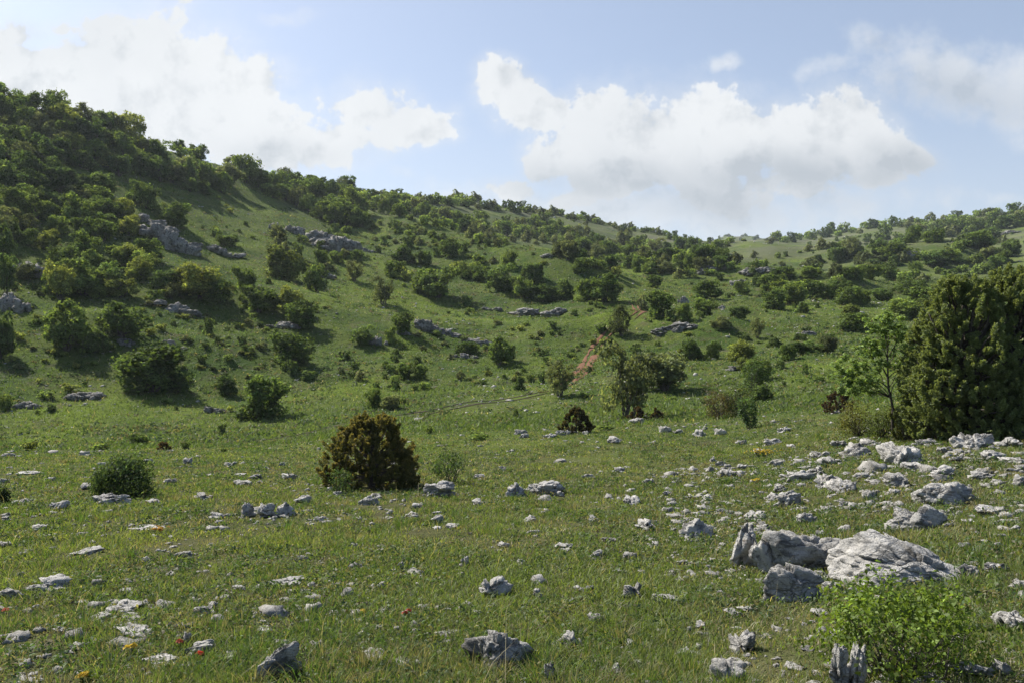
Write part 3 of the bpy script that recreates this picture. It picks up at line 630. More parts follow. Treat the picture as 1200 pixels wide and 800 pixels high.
ZONES = [  # polygon, count, size range, tints, label, group
 ([(-25,122),(60,132),(120,150),(178,180),(188,200),(160,212),(110,203),(60,195),(-25,198)], 54, (26,38), 'mmdyg', 'bushy tree in the dense wood covering the top of the left hill', 'trees of the dense wood on the left hilltop'),
 ([(165,196),(205,200),(268,214),(274,228),(232,229),(172,210)], 17, (22,30), 'mmdg', 'bushy tree in the belt of scrub right below the left hilltop wood', 'trees of the belt below the hilltop'),
 ([(-15,218),(60,208),(118,225),(132,258),(112,282),(45,276),(-15,286)], 30, (28,40), 'ddmg', 'dark bushy tree in the shadowed thicket above the left edge crags', 'trees of the dark thicket at the left'),
 ([(285,212),(330,216),(420,252),(426,266),(384,264),(335,240),(295,222)], 26, (22,32), 'mmd', 'leafy tree in the sunlit belt running down the ridge behind the long dark crag', 'trees of the ridge belt'),
 ([(355,216),(430,232),(520,254),(570,262),(565,280),(500,264),(430,246)], 95, (12,20), 'mmdg', 'small far tree in the wood along the middle skyline', 'trees of the middle skyline wood'),
 ([(560,262),(640,262),(700,280),(690,296),(640,288),(540,290)], 64, (9,16), 'mmdg', 'small far tree on the rounded hill at the middle skyline', 'trees on the rounded middle hill'),
 ([(655,300),(740,286),(850,300),(868,314),(800,328),(735,318),(680,318)], 62, (14,22), 'mmdg', 'leafy tree in the far wood on the slope left of the valley gap', 'trees of the far wood'),
 ([(930,295),(1050,279),(1130,262),(1200,256),(1225,264),(1120,278),(1000,298)], 50, (9,18), 'mdg', 'small far bush along the crest of the right hill', 'bushes along the right crest'),
 ([(930,302),(1050,292),(1200,280),(1200,330),(1080,345),(960,345)], 46, (11,24), 'mmdg', 'bush scattered on the stony flank of the right hill', 'bushes on the right hill flank'),
 ([(875,300),(930,300),(930,345),(880,330)], 16, (6,12), 'mdg', 'tiny far bush in the gap of the valley', 'bushes in the valley gap'),
 ([(62,305),(135,295),(208,340),(196,362),(120,356),(64,350)], 10, (22,34), 'mmy', 'leafy bush in the loose scrub on the middle left slope', 'bushes of the middle left scrub'),
 ([(312,275),(400,288),(430,302),(400,322),(335,305)], 13, (11,19), 'mdg', 'small bush growing on and around the long dark crag', 'bushes around the long dark crag'),
 ([(435,250),(600,300),(600,345),(440,290)], 14, (8,15), 'mdg', 'small bush dotted over the upper middle slope', 'bushes of the upper middle slope'),
 ([(600,380),(900,400),(900,470),(600,440)], 12, (5,9), 'mdg', 'tiny shrub dotted over the grass beside the valley track', 'tiny shrubs by the track'),
 ([(0,380),(300,400),(560,470),(300,510),(0,510)], 22, (5,11), 'mdy', 'tiny shrub dotted over the grass of the lower left slope', 'tiny shrubs of the lower left slope'),
]
def inpoly(x, y, P):
    c = False; j = len(P) - 1
    for i in range(len(P)):
        if (P[i][1] > y) != (P[j][1] > y) and x < (P[j][0]-P[i][0])*(y-P[i][1])/(P[j][1]-P[i][1])+P[i][0]: c = not c
        j = i
    return c
for P, n, (a, b), tints, lab, grp in ZONES:
    rg = random.Random(len(lab) * 7 + n); xsz = [p[0] for p in P]; ysz = [p[1] for p in P]; got = []; tries = 0; gap = (a + b) / 2 * .62
    while len(got) < n and tries < 9000:
        tries += 1; x = rg.uniform(min(xsz), max(xsz)); y = rg.uniform(min(ysz), max(ysz))
        if not inpoly(x, y, P) or any(math.hypot(x - g[0], (y - g[1]) * 1.7) < gap for g in got): continue
        got.append((x, y)); w_ = rg.uniform(a, b) * (.85 if rg.random() < .5 else 1.05)
        SH.append((x, y, w_, w_ * rg.uniform(.7, 1.18), rg.choice(tints), 's' if rg.random() < .07 else ('t' if rg.random() < .35 else 'b'), lab, grp))
def skyline(px):
    u = (px - 600) / F; k = int(np.interp(math.atan(u), TH, np.arange(len(TH)))); Y = RR * math.cos(TH[k])
    return 400 - F * float(((Z[k] - EYE) / Y).max())
rgs = random.Random(12)
for x0, x1, step, a, b, lab, grp in ((330, 560, 4.5, 11, 19, 'small far tree in the wood along the middle skyline', 'trees of the middle skyline wood'), (560, 700, 5, 8, 14, 'small far tree on the rounded hill at the middle skyline', 'trees on the rounded middle hill'),
      (700, 860, 7, 6, 11, 'tiny far tree on the long skyline above the far wood', 'trees on the skyline above the far wood'), (900, 1215, 6, 7, 15, 'small far bush along the crest of the right hill', 'bushes along the right crest')):
    x = x0
    while x < x1:
        w_ = rgs.uniform(a, b); SH.append((x, skyline(x) + rgs.uniform(.5, 7), w_, w_*rgs.uniform(.7, 1.0), rgs.choice('mmdg'), 'b', lab, grp)); x += step * rgs.uniform(.5, 1.7)
SH.sort(key=lambda s: -s[2] * s[3])
far_parts = []
ONE = {t: [] for t in TINT}
for k, s in enumerate(SH):
    px, py, w_, h_, t, form, lab = s[:7]; grp = s[7] if len(s) > 7 else 'shrubs and small trees dotted over the slopes'
    x, y, z, sc = at(px, py); W, Hh = w_ * sc * 1.06, h_ * sc * 1.04; rz = (px * 1.7 + py) % 6.28
    var = int(px * 3 + py * 5)
    if k >= 300:
        far_parts.append((x, y, z, W, Hh, rz, t)); continue
    src = SPARSE[var % 2] if form == 's' else (TREE[t][var % 2] if form == 't' else BUSH[t][var % 4])
    name = ('tree' if form in 'st' else 'shrub') if lab is None else ('tree' if ' tree' in lab.split(' in ')[0].split(' on ')[0].split(' beside ')[0].split(' with ')[0].split(' above ')[0].split(' just ')[0] else 'shrub')
    if lab is None:
        size = 'large' if w_ > 38 else ('middling' if w_ > 22 else 'small')
        lab = auto_label(f'{size} {WORD[t]}', 'leafy tree' if form in 'st' else 'bush', px, py, LM_S)
    if w_ > 24 or form in 'st':
        e = empty(name, (x, y, z - .05 * Hh)); e.rotation_euler = (0, 0, rz); e.scale = (W, W, Hh)
        link('crown', src[0], e); link('trunk' if form in 'st' else 'stem', src[1], e); o = e
    else:
        o = link(name, src[0]); o.location = (x, y, z - .05 * Hh); o.rotation_euler = (0, 0, rz); o.scale = (W, W, Hh)
    tag(o, lab, name, grp)
# the smaller scrub beyond the three hundred largest, as one mass
rg = np.random.default_rng(44)
for k in range(420):
    px = rg.uniform(380, 1220); py = rg.uniform(262, 350)
    x, y, z, sc = at(px, py)
    if y < 150 or n2(np.array([x]), np.array([y]), 60, 3, 5)[0] < .05: continue
    W = rg.uniform(1.2, 3.2); far_parts.append((x, y, z, W, W * rg.uniform(.6, 1), rg.uniform(0, 6), rg.choice(list('mmdgd'))))
for k in range(150):                                           # wooded distant hill in the gap
    x = rg.uniform(300, 640); y = rg.uniform(1330, 1480)
    zt = (EYE + np.interp(x, [150, 300, 350, 400, 450, 490, 560, 900], [100, 165, 190, 201, 199, 189, 160, 60]) + 20) * (1 - abs(2*((y-1500)/620+.5) - 1)**1.6) - 24
    far_parts.append((x, y, zt, rg.uniform(5, 11), rg.uniform(4, 8), 0, rg.choice(list('dmg'))))
for k in range(1700):                                           # ankle-high scrub speckling the slopes
    px = rg.uniform(0, 1200); py = rg.uniform(200, 500); x, y, z, sc = at(px, py)
    if y < 55 or y > 500 or n2(np.array([x]), np.array([y]), 18, 2, 15)[0] < .10: continue
    W = rg.uniform(.35, 1.0) * (1 + y / 300); far_parts.append((x, y, z, W, W * rg.uniform(.4, .8), rg.uniform(0, 6), rg.choice(list('mdgyd'))))
Vs, Qs, Cs, o_ = [], [], [], 0
small_src = {t: lobes_crown(4000 + ord(t), 9, 900, .14, TINT[t], low=0, top=1., sparse=-.25) for t in TINT}
for x, y, z, W, Hh, rz, t in far_parts:
    v, q, c = small_src[t]; ca, sa = math.cos(rz), math.sin(rz)
    Vs.append(np.stack([(v[:, 0]*ca - v[:, 1]*sa)*W + x, (v[:, 0]*sa + v[:, 1]*ca)*W + y, v[:, 2]*Hh + z - .04*Hh], 1)); Qs.append(q + o_); Cs.append(c * rng.uniform(.75, 1.25)); o_ += len(v)
tag(link('distant_scrub', build_mesh('distant_scrub', np.concatenate(Vs), np.concatenate(Qs), col=np.concatenate(Cs), mat=M_LEAF)), 'small far scrub speckling the slopes and the distant hill', 'scrub', kind='stuff')

# ------------------------------------------------------------------ foreground shrubs and trees
def juniper(px, py, w, h, seed, tint, label, n_plume=300, per=150, cone=.5, name='juniper', lean=0, fs=.05, tip=None):
    rg = np.random.default_rng(seed); x, y, z, s = at(px, py); W, Hh = w*s, h*s
    Vs, Qs, Cs, o = [], [], [], 0
    br = []
    def width(t):                                     # crown half width at relative height t
        return 1.16 * (1 - t)**cone * min(1, .78 + .9*t)
    lump = rg.uniform(-50, 50, 3)
    for k in range(n_plume):
        t = rg.random()**1.15 * .97; a = rg.uniform(0, 6.283)
        rim = width(t) * (.55 + .45*rg.random()**.6)
        d = np.array([math.cos(a), math.sin(a), 0])
        rim *= 1 + .34*fbm(np.array([[2.2*d[0], 2.2*d[1], 3.2*t]]) + lump, 2, seed % 50)[0]
        c = d*rim*W/2 + [lean*t*W, 0, t*Hh*.86 + .03*Hh]
        ax = d*rg.uniform(.4, 1.3)*(1-.6*t) + np.array([0, 0, 1.]) + .42*rg.normal(size=3); ax /= np.linalg.norm(ax)
        L = rg.uniform(.18, .36) * (W*.17 + .2) ; rad = L*rg.uniform(.24, .36)
        m = int(per * rg.uniform(.7, 1.3)); u = rg.random(m); e = rg.normal(size=(m, 3)); e -= (e @ ax)[:, None]*ax; e /= np.linalg.norm(e, axis=1)[:, None]
        rr = rad * (1-u)**.7 * np.minimum(1, .35 + 3*u) * np.sqrt(rg.random(m))
        P = c + ax*(u*L*1.5 - L*.5)[:, None] + e*rr[:, None]
        dirs = ax*.7 + e*rg.uniform(.3, 1.2, m)[:, None] + .4*rg.normal(size=(m, 3)); dirs /= np.linalg.norm(dirs, axis=1)[:, None]
        sd_ = np.cross(dirs, rg.normal(size=(m, 3))); sd_ /= np.linalg.norm(sd_, axis=1)[:, None]
        l = (fs * rg.uniform(.7, 1.6, m))[:, None]; b = l*.22
        V = np.stack([P - sd_*b, P + dirs*l*.5 + sd_*b*1.2, P + dirs*l, P + dirs*l*.5 - sd_*b*1.2], 1)
        cc = np.array(tint) * (rg.uniform(.72, 1.3) * np.exp(rg.normal(0, .2, m)))[:, None]
        if tip is not None:
            f = (np.clip((u-.35)*1.5, 0, 1) * rg.random(m) * rg.uniform(.4, 1.2))[:, None].clip(0, 1); cc = cc*(1-f) + np.array(tip)*f
        Vs.append(V.reshape(-1, 3)); Qs.append(np.arange(m*4).reshape(-1, 4) + o); o += m*4; Cs.append(np.repeat(cc, 4, 0))
        if k % 5 == 0: br.append(tube(wiggle((lean*t*W*.4 + .03*rg.normal(), .03*rg.normal(), Hh*.05 + t*Hh*.45), c, 6, .1, rg), .010*Hh, .003*Hh, 5))
    e = empty(name, (x, y + W*.25, z - .03)); 
    e.location.z = float(z_at(x, y + W*.25)[0]) - .04
    link('crown', build_mesh('crown', np.concatenate(Vs), np.concatenate(Qs), col=np.concatenate(Cs), mat=M_NEEDLE), e)
    br.append(tube(wiggle((0, 0, -.1), (lean*W*.8, 0, Hh*.85), 9, .03, rg), .035*Hh, .006*Hh, 8))
    link('trunk', build_mesh('trunk', *join_q(br), smooth=True, mat=M_BARK), e)
    tag(e, label, 'shrub'); ROCKS.append((x, y + W*.25, W*.3, W*.3))
    return e
GJ = (.17, .21, .085); GT = (.26, .30, .125)
juniper(430, 574, 112, 96, 61, (.10, .105, .036), 'orange-brown conical juniper bush alone in the middle of the meadow', 470, 190, .47, fs=.042, tip=(.27, .215, .075))
juniper(1150, 516, 140, 222, 62, GJ, 'tallest green juniper at the right edge behind the white rock', 1000, 170, .42, fs=.052, tip=GT)
juniper(1212, 512, 130, 230, 63, GJ, 'green juniper cut by the right edge of the picture', 850, 170, .4, fs=.052, tip=GT)
juniper(1110, 516, 76, 150, 64, (.14, .172, .062), 'smaller green juniper at the left of the tallest one', 460, 190, .45, fs=.05, tip=GT)
juniper(1078, 512, 56, 62, 65, (.14, .172, .062), 'low juniper at the foot of the sapling and the tall junipers', 150, 180, .6, fs=.05, tip=GT)
juniper(676, 507, 36, 34, 66, (.05, .045, .018), 'small dark round juniper on the meadow edge left of the wispy tree', 110, 130, .6, fs=.07, tip=(.10, .075, .03))
juniper(748, 493, 24, 17, 67, (.06, .04, .02), 'low dark reddish juniper under the wispy valley tree', 45, 110, .6, fs=.08, tip=(.11, .07, .035))
juniper(770, 493, 16, 16, 68, (.05, .042, .02), 'tiny dark juniper tuft right of the wispy valley tree', 35, 110, .6, fs=.08, tip=(.10, .07, .035))
juniper(987, 482, 40, 28, 69, (.06, .04, .025), 'dark reddish shrub half hidden left of the sapling', 80, 110, .6, fs=.06, name='shrub', tip=(.11, .06, .035))
juniper(190, 527, 14, 10, 70, (.07, .05, .02), 'tiny orange-brown juniper at the far rim of the left meadow', 30, 80, .6, fs=.06, tip=(.19, .11, .05))

def leafy(px, py, w, h, seed, tint, label, n, leaf, lobes_n=14, name='shrub', cat='shrub', low=0., sparse=0., spread=.36, lobe=(.16, .3), nst=14, stem_r=.016, dy=.2, jit=.8, tall_shoots=0):
    x, y, z, s = at(px, py); W, Hh = w*s, h*s; y2 = y + dy*W; x2 = x*y2/y
    v, q, c = lobes_crown(seed, lobes_n, n, 1, tint, low=low, sparse=sparse, spread=spread, lobe=lobe, jit=jit)
    rg = np.random.default_rng(seed + 1)
    ctr = v.reshape(-1, 4, 3).mean(1) * [W, W, Hh]; out = ctr - np.array([0, 0, Hh*.3])
    if tall_shoots:
        ex = []
        for k in range(tall_shoots):
            a = rg.uniform(0, 6.28); rr = .36*W*rg.random()**.5; b = np.array([rr*math.cos(a), rr*math.sin(a), Hh*.6]); tpt = b + [rg.normal()*.06*W, rg.normal()*.06*W, Hh*rg.uniform(.25, .62)]
            m = 22; u = rg.random(m)[:, None]; ex.append(b*(1-u) + tpt*u + leaf*.7*rg.normal(size=(m, 3)))
        ex = np.concatenate(ex); ctr = np.concatenate([ctr, ex]); out = np.concatenate([out, rg.normal(size=ex.shape)*.2 + [0, 0, .3]])
        c = np.concatenate([c, leaf_cols(len(ex), np.array(tint)*1.25, rg)])
    V, Q = leaves(ctr, out, leaf, rg, .62, .8)
    e = empty(name, (x2, y2, float(z_at(x2, y2)[0]) - .02))
    link('foliage', build_mesh('foliage', V, Q, col=c, mat=M_NEAR), e)
    vs, qs = stems(seed + 2, .95, nst, stem_r, .4); link('stem', build_mesh('stem', vs*[W, W, Hh], qs, smooth=True, mat=M_BARK), e)
    tag(e, label, cat); return e
leafy(1054, 798, 205, 102, 81, (.118, .175, .028), 'bright green leafy shrub in the bottom right corner among rocks', 9000, .027, 34, spread=.52, lobe=(.07, .15), nst=40, stem_r=.006, sparse=.12, dy=.12, tall_shoots=60)
leafy(146, 583, 70, 58, 82, (.06, .10, .036), 'dark leafy bush standing behind the dome-shaped rock in the left meadow', 13000, .058, 16, lobe=(.12, .22), nst=10, sparse=-.02)
leafy(525, 566, 48, 44, 83, (.055, .10, .03), 'sparse young sapling with thin leaves behind the humped grey rock', 1600, .05, 14, lobe=(.08, .14), nst=9, sparse=.1, stem_r=.012)
leafy(400, 580, 34, 30, 84, (.075, .125, .04), 'pale green leafy plant growing at the left foot of the conical juniper', 1300, .042, 9, nst=9)
leafy(1003, 512, 46, 44, 85, (.12, .12, .028), 'yellow-tinged low bush at the left foot of the sapling', 5500, .05, 10)
leafy(1030, 514, 52, 40, 86, (.075, .11, .028), 'low green bush around the trunk of the sapling', 5000, .05, 10)
leafy(1062, 516, 36, 36, 87, (.10, .11, .03), 'yellow-green low bush between sapling and junipers', 3500, .05, 9)
leafy(843, 490, 46, 34, 88, (.085, .075, .028), 'brownish green thicket on the meadow edge right of the valley trees', 5000, .09, 12, sparse=.06)
leafy(866, 488, 30, 34, 89, (.06, .085, .028), 'greener end of the thicket beside the brownish one', 3000, .09, 10)
leafy(877, 502, 26, 42, 90, (.05, .10, .035), 'young slender green tree in front of the brownish thicket', 2200, .09, 12, lobe=(.1, .18), nst=8)
leafy(885, 470, 34, 52, 91, (.055, .1, .03), 'taller green tree standing behind the brownish thicket', 4500, .11, 14, lobe=(.1, .2), low=.15, cat='tree', name='tree')
leafy(2, 590, 18, 20, 92, (.045, .07, .025), 'little dark bush cut by the left edge of the meadow', 1800, .045, 8)

def sapling():
    rg = np.random.default_rng(5); x, y, z, s = at(1047, 513)
    e = empty('sapling_tree', (x, y, float(z_at(x, y)[0]))); Hh = 140*s
    tr = wiggle((0, 0, -.1), (-10*s, 0, Hh*.93), 12, .03, rg); parts = [tube(tr, .048, .010, 8)]; P = []; O = []
    def clump(c, rad, n):
        d = rg.normal(size=(n, 3)); d /= np.linalg.norm(d, axis=1)[:, None]
        P.append(c + d*rad*(rg.random(n)**.5)[:, None]*[1, 1, .6]); O.append(d*.5 + [0, 0, .7])
    lb = [(-52,62,0),(-46,78,4),(-30,95,-6),(-20,112,5),(-36,104,2),(-8,126,0),(8,116,4),(14,104,-6),(-4,136,2),(-22,128,-3),(-58,88,3),(18,92,4),(-40,70,-8),(-14,100,8),(4,84,-4),(-28,82,8),(-16,142,1),(10,130,-2),(-62,74,0),(-44,54,6),(-30,60,-4)]
    for dx, hz, dy in lb:
        tip = np.array([dx*s, dy*s*2, hz*s]); k = min(len(tr)-2, max(4, int((hz-26)/140*12)))
        parts.append(tube(wiggle(tr[k], tip, 6, .08, rg), .016, .004, 5))
        for c in range(7):
            cc = tip + rg.normal(size=3)*[.17, .17, .12]; clump(cc, .14, 55)
        clump(tr[k]*.4 + tip*.6, .12, 24)
    P = np.concatenate(P); O = np.concatenate(O)
    V, Q = leaves(P, O, .085, rg, .5, .5); c = leaf_cols(len(P), (.15, .25, .075), rg)
    link('crown', build_mesh('crown', V, Q, col=c, mat=M_NEAR), e); link('trunk', build_mesh('trunk', *join_q(parts), smooth=True, mat=M_BARK), e)
    tag(e, 'slender sapling with a thin dark trunk and airy fresh green leaves, left of the junipers', 'tree')
sapling()

# ------------------------------------------------------------------ flowers
def flower_plant(px, py, w, h, col, label, n=14, petal=.03, name='wildflower', cat='flower', group=None):
    rg = np.random.default_rng(int(px*3+py)); x, y, z, s = at(px, py); e = empty(name, (x, y, z))
    P, O, parts = [], [], []
    for k in range(n):
        bx, by = rg.normal(size=2)*w*s*.3; hz = h*s*rg.uniform(.6, 1.1)
        parts.append(tube(wiggle((bx*.5, by*.5, -.02), (bx, by, hz), 5, .05, rg), .0025*max(1, y/8), .0015*max(1, y/8), 4))
        for m in range(6):
            a = m*1.047 + rg.uniform(-.2, .2); P.append((bx + petal*.45*math.cos(a), by + petal*.45*math.sin(a), hz + rg.uniform(0, petal*.3))); O.append((.5*math.cos(a), .5*math.sin(a), .7))
    V, Q = leaves(np.array(P), np.array(O), petal, rg, .85, .15)
    ph = link('petals' if n <= 10 else 'flower_heads', build_mesh('petals', V, Q, col=leaf_cols(len(P), col, rg, .1)*0 + np.repeat(np.array(col)[None]*np.exp(rg.normal(0, .12, len(P)))[:, None], 4, 0), mat=M_PETAL), e)
    if n > 10: ph['kind'] = 'stuff'
    v, q = join_q(parts); c = np.tile(np.array([[.06, .1, .03]]), (len(v), 1)); link('stalk', build_mesh('stalk', v, q, col=c, mat=M_GRASS), e)
    tag(e, label, cat, group)
RED = (.34, .06, .025); YEL = (.5, .36, .03)
flower_plant(210, 758, 9, 9, RED, 'red poppy left of the small white pointed stone at the bottom left', 2, .03, 'poppy', group='red poppies')
flower_plant(235, 774, 6, 8, RED, 'red poppy in front of the small white pointed stone', 1, .04, 'poppy', group='red poppies')
flower_plant(477, 724, 9, 9, RED, 'lone red poppy in the grass at the bottom centre', 2, .03, 'poppy', group='red poppies')
flower_plant(4, 722, 7, 8, RED, 'red poppy at the left edge of the grass', 1, .04, 'poppy', group='red poppies')
flower_plant(893, 535, 26, 8, YEL, 'yellow flowering clump in the meadow below the thicket', 60, .04, 'flower_clump')
flower_plant(886, 566, 8, 5, YEL, 'small yellow flower clump below the larger yellow one', 14, .04, 'flower_clump')
flower_plant(186, 625, 12, 7, (.45, .28, .05), 'small orange-yellow flower clump by a flat stone at the left', 14, .035, 'flower_clump')
flower_plant(1075, 515, 14, 6, YEL, 'yellow flowers at the foot of the low juniper', 18, .035, 'flower_clump')
flower_plant(155, 772, 8, 22, YEL, 'tall yellow flower stalk in the bottom left grass', 3, .03, 'flower_clump')
flower_plant(98, 798, 12, 9, YEL, 'yellow flower clump at the bottom left edge', 8, .03, 'flower_clump')
flower_plant(425, 722, 6, 7, YEL, 'tiny yellow flowers left of the lone red poppy', 4, .025, 'flower_clump')

# ------------------------------------------------------------------ grass
def grass(n, lo, hi, power, hmin, hmax, wid, seed, name, label, segs=True, straw=False, half=41):
    rg = np.random.default_rng(seed)
    u = rg.random(int(n * 1.9)); 
    if power == 0: r = np.exp(math.log(lo) + u*math.log(hi/lo))
    else: r = (lo**power + u*(hi**power - lo**power))**(1/power)
    th = rg.uniform(-1, 1, len(r)) * np.radians(half + (15*np.clip((30 - r)/18, 0, 1) if lo < 20 else 3)); x, y = r*np.sin(th), r*np.cos(th)
    sc0 = np.maximum(1, r/9)
    patch = n2(x, y, 1.1 if lo < 20 else 9, 4, seed + 1); big = n2(x, y, 4.5 if lo < 20 else 26, 3, 77)
    keep = patch + .5*big + rg.uniform(-.35, .35, len(r)) > (-.27 if lo < 20 else -.34) + (.45 if straw else 0)
    for rx, ry, a, b in ROCKS:
        if rx*rx + ry*ry > hi*hi*1.1 or rx*rx + ry*ry < lo*lo*.5: continue
        keep &= ((x - rx)/(a*.62))**2 + ((y - ry)/(b*.62))**2 > 1
    if hi > 50:
        for i in range(0, len(ss), 4):
            keep &= (x - tx[i])**2 + (y - ty[i])**2 > 1.1
    k = np.where(keep)[0][:n]; x, y, r, patch, big = x[k], y[k], r[k], patch[k], big[k]; n = len(k); z = z_at(x, y)
    H = rg.uniform(hmin, hmax, n) * (1 + .5*patch) * np.exp(rg.normal(0, .25, n)); Wd = wid * np.maximum(1, r/lo*.62) * rg.uniform(.6, 1.4, n)
    H = np.clip(H, hmin*.5, None)
    a = rg.uniform(0, 6.283, n); dx, dy = np.cos(a), np.sin(a); lean = H*rg.uniform(.1, 1.5, n); la = rg.uniform(0, 6.283, n); lx, ly = np.cos(la)*lean, np.sin(la)*lean
    base = np.stack([x, y, z - .01], 1); sd_ = np.stack([dx, dy, 0*dx], 1)*Wd[:, None]/2
    mid = base + np.stack([lx*.35, ly*.35, H*.6], 1); tip = base + np.stack([lx, ly, H*rg.uniform(.82, 1., n)], 1)
    if segs:
        V = np.stack([base - sd_, base + sd_, mid + sd_*.8, mid - sd_*.8, tip], 1).reshape(-1, 3); o = np.arange(n)[:, None]*5
        Q = o + np.array([[0, 1, 2, 3]]); T = o + np.array([[3, 2, 4]]); per = 5
    else:
        V = np.stack([base - sd_, base + sd_, tip], 1).reshape(-1, 3); o = np.arange(n)[:, None]*3; Q = None; T = o + np.array([[0, 1, 2]]); per = 3
    hue = n2(x, y, 2.2 if lo < 20 else 14, 3, 31); q = rg.random(n)
    px = 600 + F*x/y; lush = np.clip(sm(17, 11, r)*0 + np.exp(-((px-200)/330)**2)*np.exp(-((np.log(r)-math.log(13))/.35)**2) + .8*np.exp(-((px-800)/220)**2)*np.exp(-((np.log(r)-math.log(27))/.3)**2), 0, 1)
    if hi > 50: lush = 1.0*np.exp(-((r-62)/16)**2)
    g1, g2, g3, br, gy = (np.array(c) for c in ((.090, .142, .030), (.195, .228, .052), (.150, .180, .075), (.29, .24, .14), (.225, .222, .15)))
    if hi > 50: g1, g2, g3 = (c*.80 for c in (g1, g2*np.array([.85, 1, 1]), g3))
    f = np.clip(.4 + .7*hue + .25*rg.normal(size=n) + .55*lush, 0, 1)[:, None]; col = g1*(1-f) + g2*f
    f2 = np.clip(.35*rg.random(n) + .25*patch, 0, .7)[:, None]; col = col*(1-f2) + g3*f2
    band = np.exp(-((np.log(r) - math.log(27))/.35)**2) * (px < 700) if lo < 20 else 0
    dry = np.clip(.30 + .14*band - .85*patch - .8*big - .32*lush, .05, .75) if lo < 20 else np.clip(.12 - .35*patch - .3*big, .03, .5)
    m = q < dry; col[m] = np.where(rg.random(m.sum())[:, None] < .55, br, gy)*np.exp(rg.normal(0, .2, m.sum()))[:, None]
    if straw: col = np.array([.30, .25, .15])*np.exp(rg.normal(0, .25, n))[:, None]
    col = np.repeat(col*np.exp(rg.normal(0, .18, n))[:, None], per, 0)
    tag(link(name, build_mesh(name, V, Q, T, col=col, mat=M_GRASS)), label, 'grass', kind='stuff')
grass(580000, 2.7, 48, -.25, .026, .074, .0046, 201, 'meadow_grass', 'short green and dry meadow grass of the foreground', half=40)
grass(190000, 46, 230, 0, .10, .30, .08, 202, 'hillside_grass', 'grass tussocks on the far valley floor and slopes', segs=False, half=38)
grass(4200, 3.5, 40, -.1, .09, .24, .0026, 203, 'dry_stalks', 'pale dry grass stalks standing above the meadow', straw=True, half=38)
def tussocks(n, lo, hi, seed):
    rg = np.random.default_rng(seed); r = np.exp(rg.uniform(math.log(lo), math.log(hi), n)); th = rg.uniform(-R(39), R(39), n); x, y = r*np.sin(th), r*np.cos(th)
    k = n2(x, y, 2.6, 2, seed) + rg.uniform(-.3, .3, n) > .05; x, y, r = x[k], y[k], r[k]; n = len(k[k]); m = 46; g = np.maximum(1, r/8)**.5
    rad = rg.uniform(.05, .13, n)*g; hgt = rg.uniform(.07, .17, n); tone = rg.random(n)
    a = rg.uniform(0, 6.283, (n, m)); q = np.sqrt(rg.random((n, m))); bx = x[:, None] + rad[:, None]*q*np.cos(a); by = y[:, None] + rad[:, None]*q*np.sin(a)
    bz = z_at(bx.ravel(), by.ravel()).reshape(n, m) - .01; H = hgt[:, None]*rg.uniform(.5, 1.1, (n, m)); ln = H*q*rg.uniform(.5, 1.3, (n, m))
    lx, ly = ln*np.cos(a), ln*np.sin(a); wd = .0042*np.maximum(1, r/8)[:, None]*np.ones((n, m)); sa = rg.uniform(0, 6.283, (n, m))
    base = np.stack([bx, by, bz], -1); sd_ = np.stack([np.cos(sa)*wd/2, np.sin(sa)*wd/2, 0*wd], -1)
    mid = base + np.stack([lx*.4, ly*.4, H*.65], -1); tip = base + np.stack([lx, ly, H], -1)
    V = np.stack([base - sd_, base + sd_, mid + sd_*.8, mid - sd_*.8, tip], 2).reshape(-1, 3); o = np.arange(n*m)[:, None]*5
    c = np.where((tone < .6)[:, None], np.array([[.085, .135, .032]]), np.where((tone < .82)[:, None], np.array([[.15, .19, .05]]), np.array([[.22, .19, .11]])))
    c = np.repeat(c, m, 0)*np.exp(rg.normal(0, .22, n*m))[:, None]; dr = rg.random(n*m) < .16; c[dr] = np.array([.25, .21, .13])
    tag(link('grass_tussocks', build_mesh('grass_tussocks', V, o + np.array([[0, 1, 2, 3]]), o + np.array([[3, 2, 4]]), col=np.repeat(c, 5, 0), mat=M_GRASS)), 'taller grass tussocks standing in the meadow', 'grass', kind='stuff')
tussocks(4200, 3.5, 42, 211)

def herbs(n, lo, hi, seed, name, label, rad, leaf, m=14):
    rg = np.random.default_rng(seed); r = np.exp(rg.uniform(math.log(lo), math.log(hi), n*3)); th = rg.uniform(-R(40), R(40), n*3); x, y = r*np.sin(th), r*np.cos(th)
    k = np.where(n2(x, y, .12*lo + 1.5, 3, seed) + rg.uniform(-.3, .3, n*3) > .02)[0][:n]; x, y, r = x[k], y[k], r[k]; n = len(k); z = z_at(x, y)
    g = (r/lo)**.5; R0 = rad*g*rg.uniform(.5, 1.5, n)
    off = rg.normal(size=(n, m, 3)); off[..., 2] = np.abs(off[..., 2])*.55
    P = np.stack([x, y, z], 1)[:, None] + off*R0[:, None, None]*.55
    V, Q = leaves(P.reshape(-1, 3), (off*[1, 1, .6] + [0, 0, .8]).reshape(-1, 3), leaf*np.repeat(g, m), rg, .55, .5)
    pal = np.array([(.06, .10, .03), (.085, .125, .045), (.12, .15, .06), (.045, .075, .03), (.17, .15, .075), (.13, .11, .07)]); c = pal[rg.choice(6, n, p=(.25, .25, .15, .15, .1, .1))]
    c = np.repeat(c, m, 0)*np.exp(rg.normal(0, .2, n*m))[:, None]
    tag(link(name, build_mesh(name, V, Q, col=np.repeat(c, 4, 0), mat=M_GRASS)), label, 'ground cover', kind='stuff')
herbs(9000, 3.5, 46, 301, 'meadow_herbs', 'low leafy herbs and dry rosettes among the meadow grass', .07, .022, 16)
herbs(9000, 48, 240, 302, 'slope_herbs', 'low herb cushions on the far grassy slopes', .32, .16, 12)

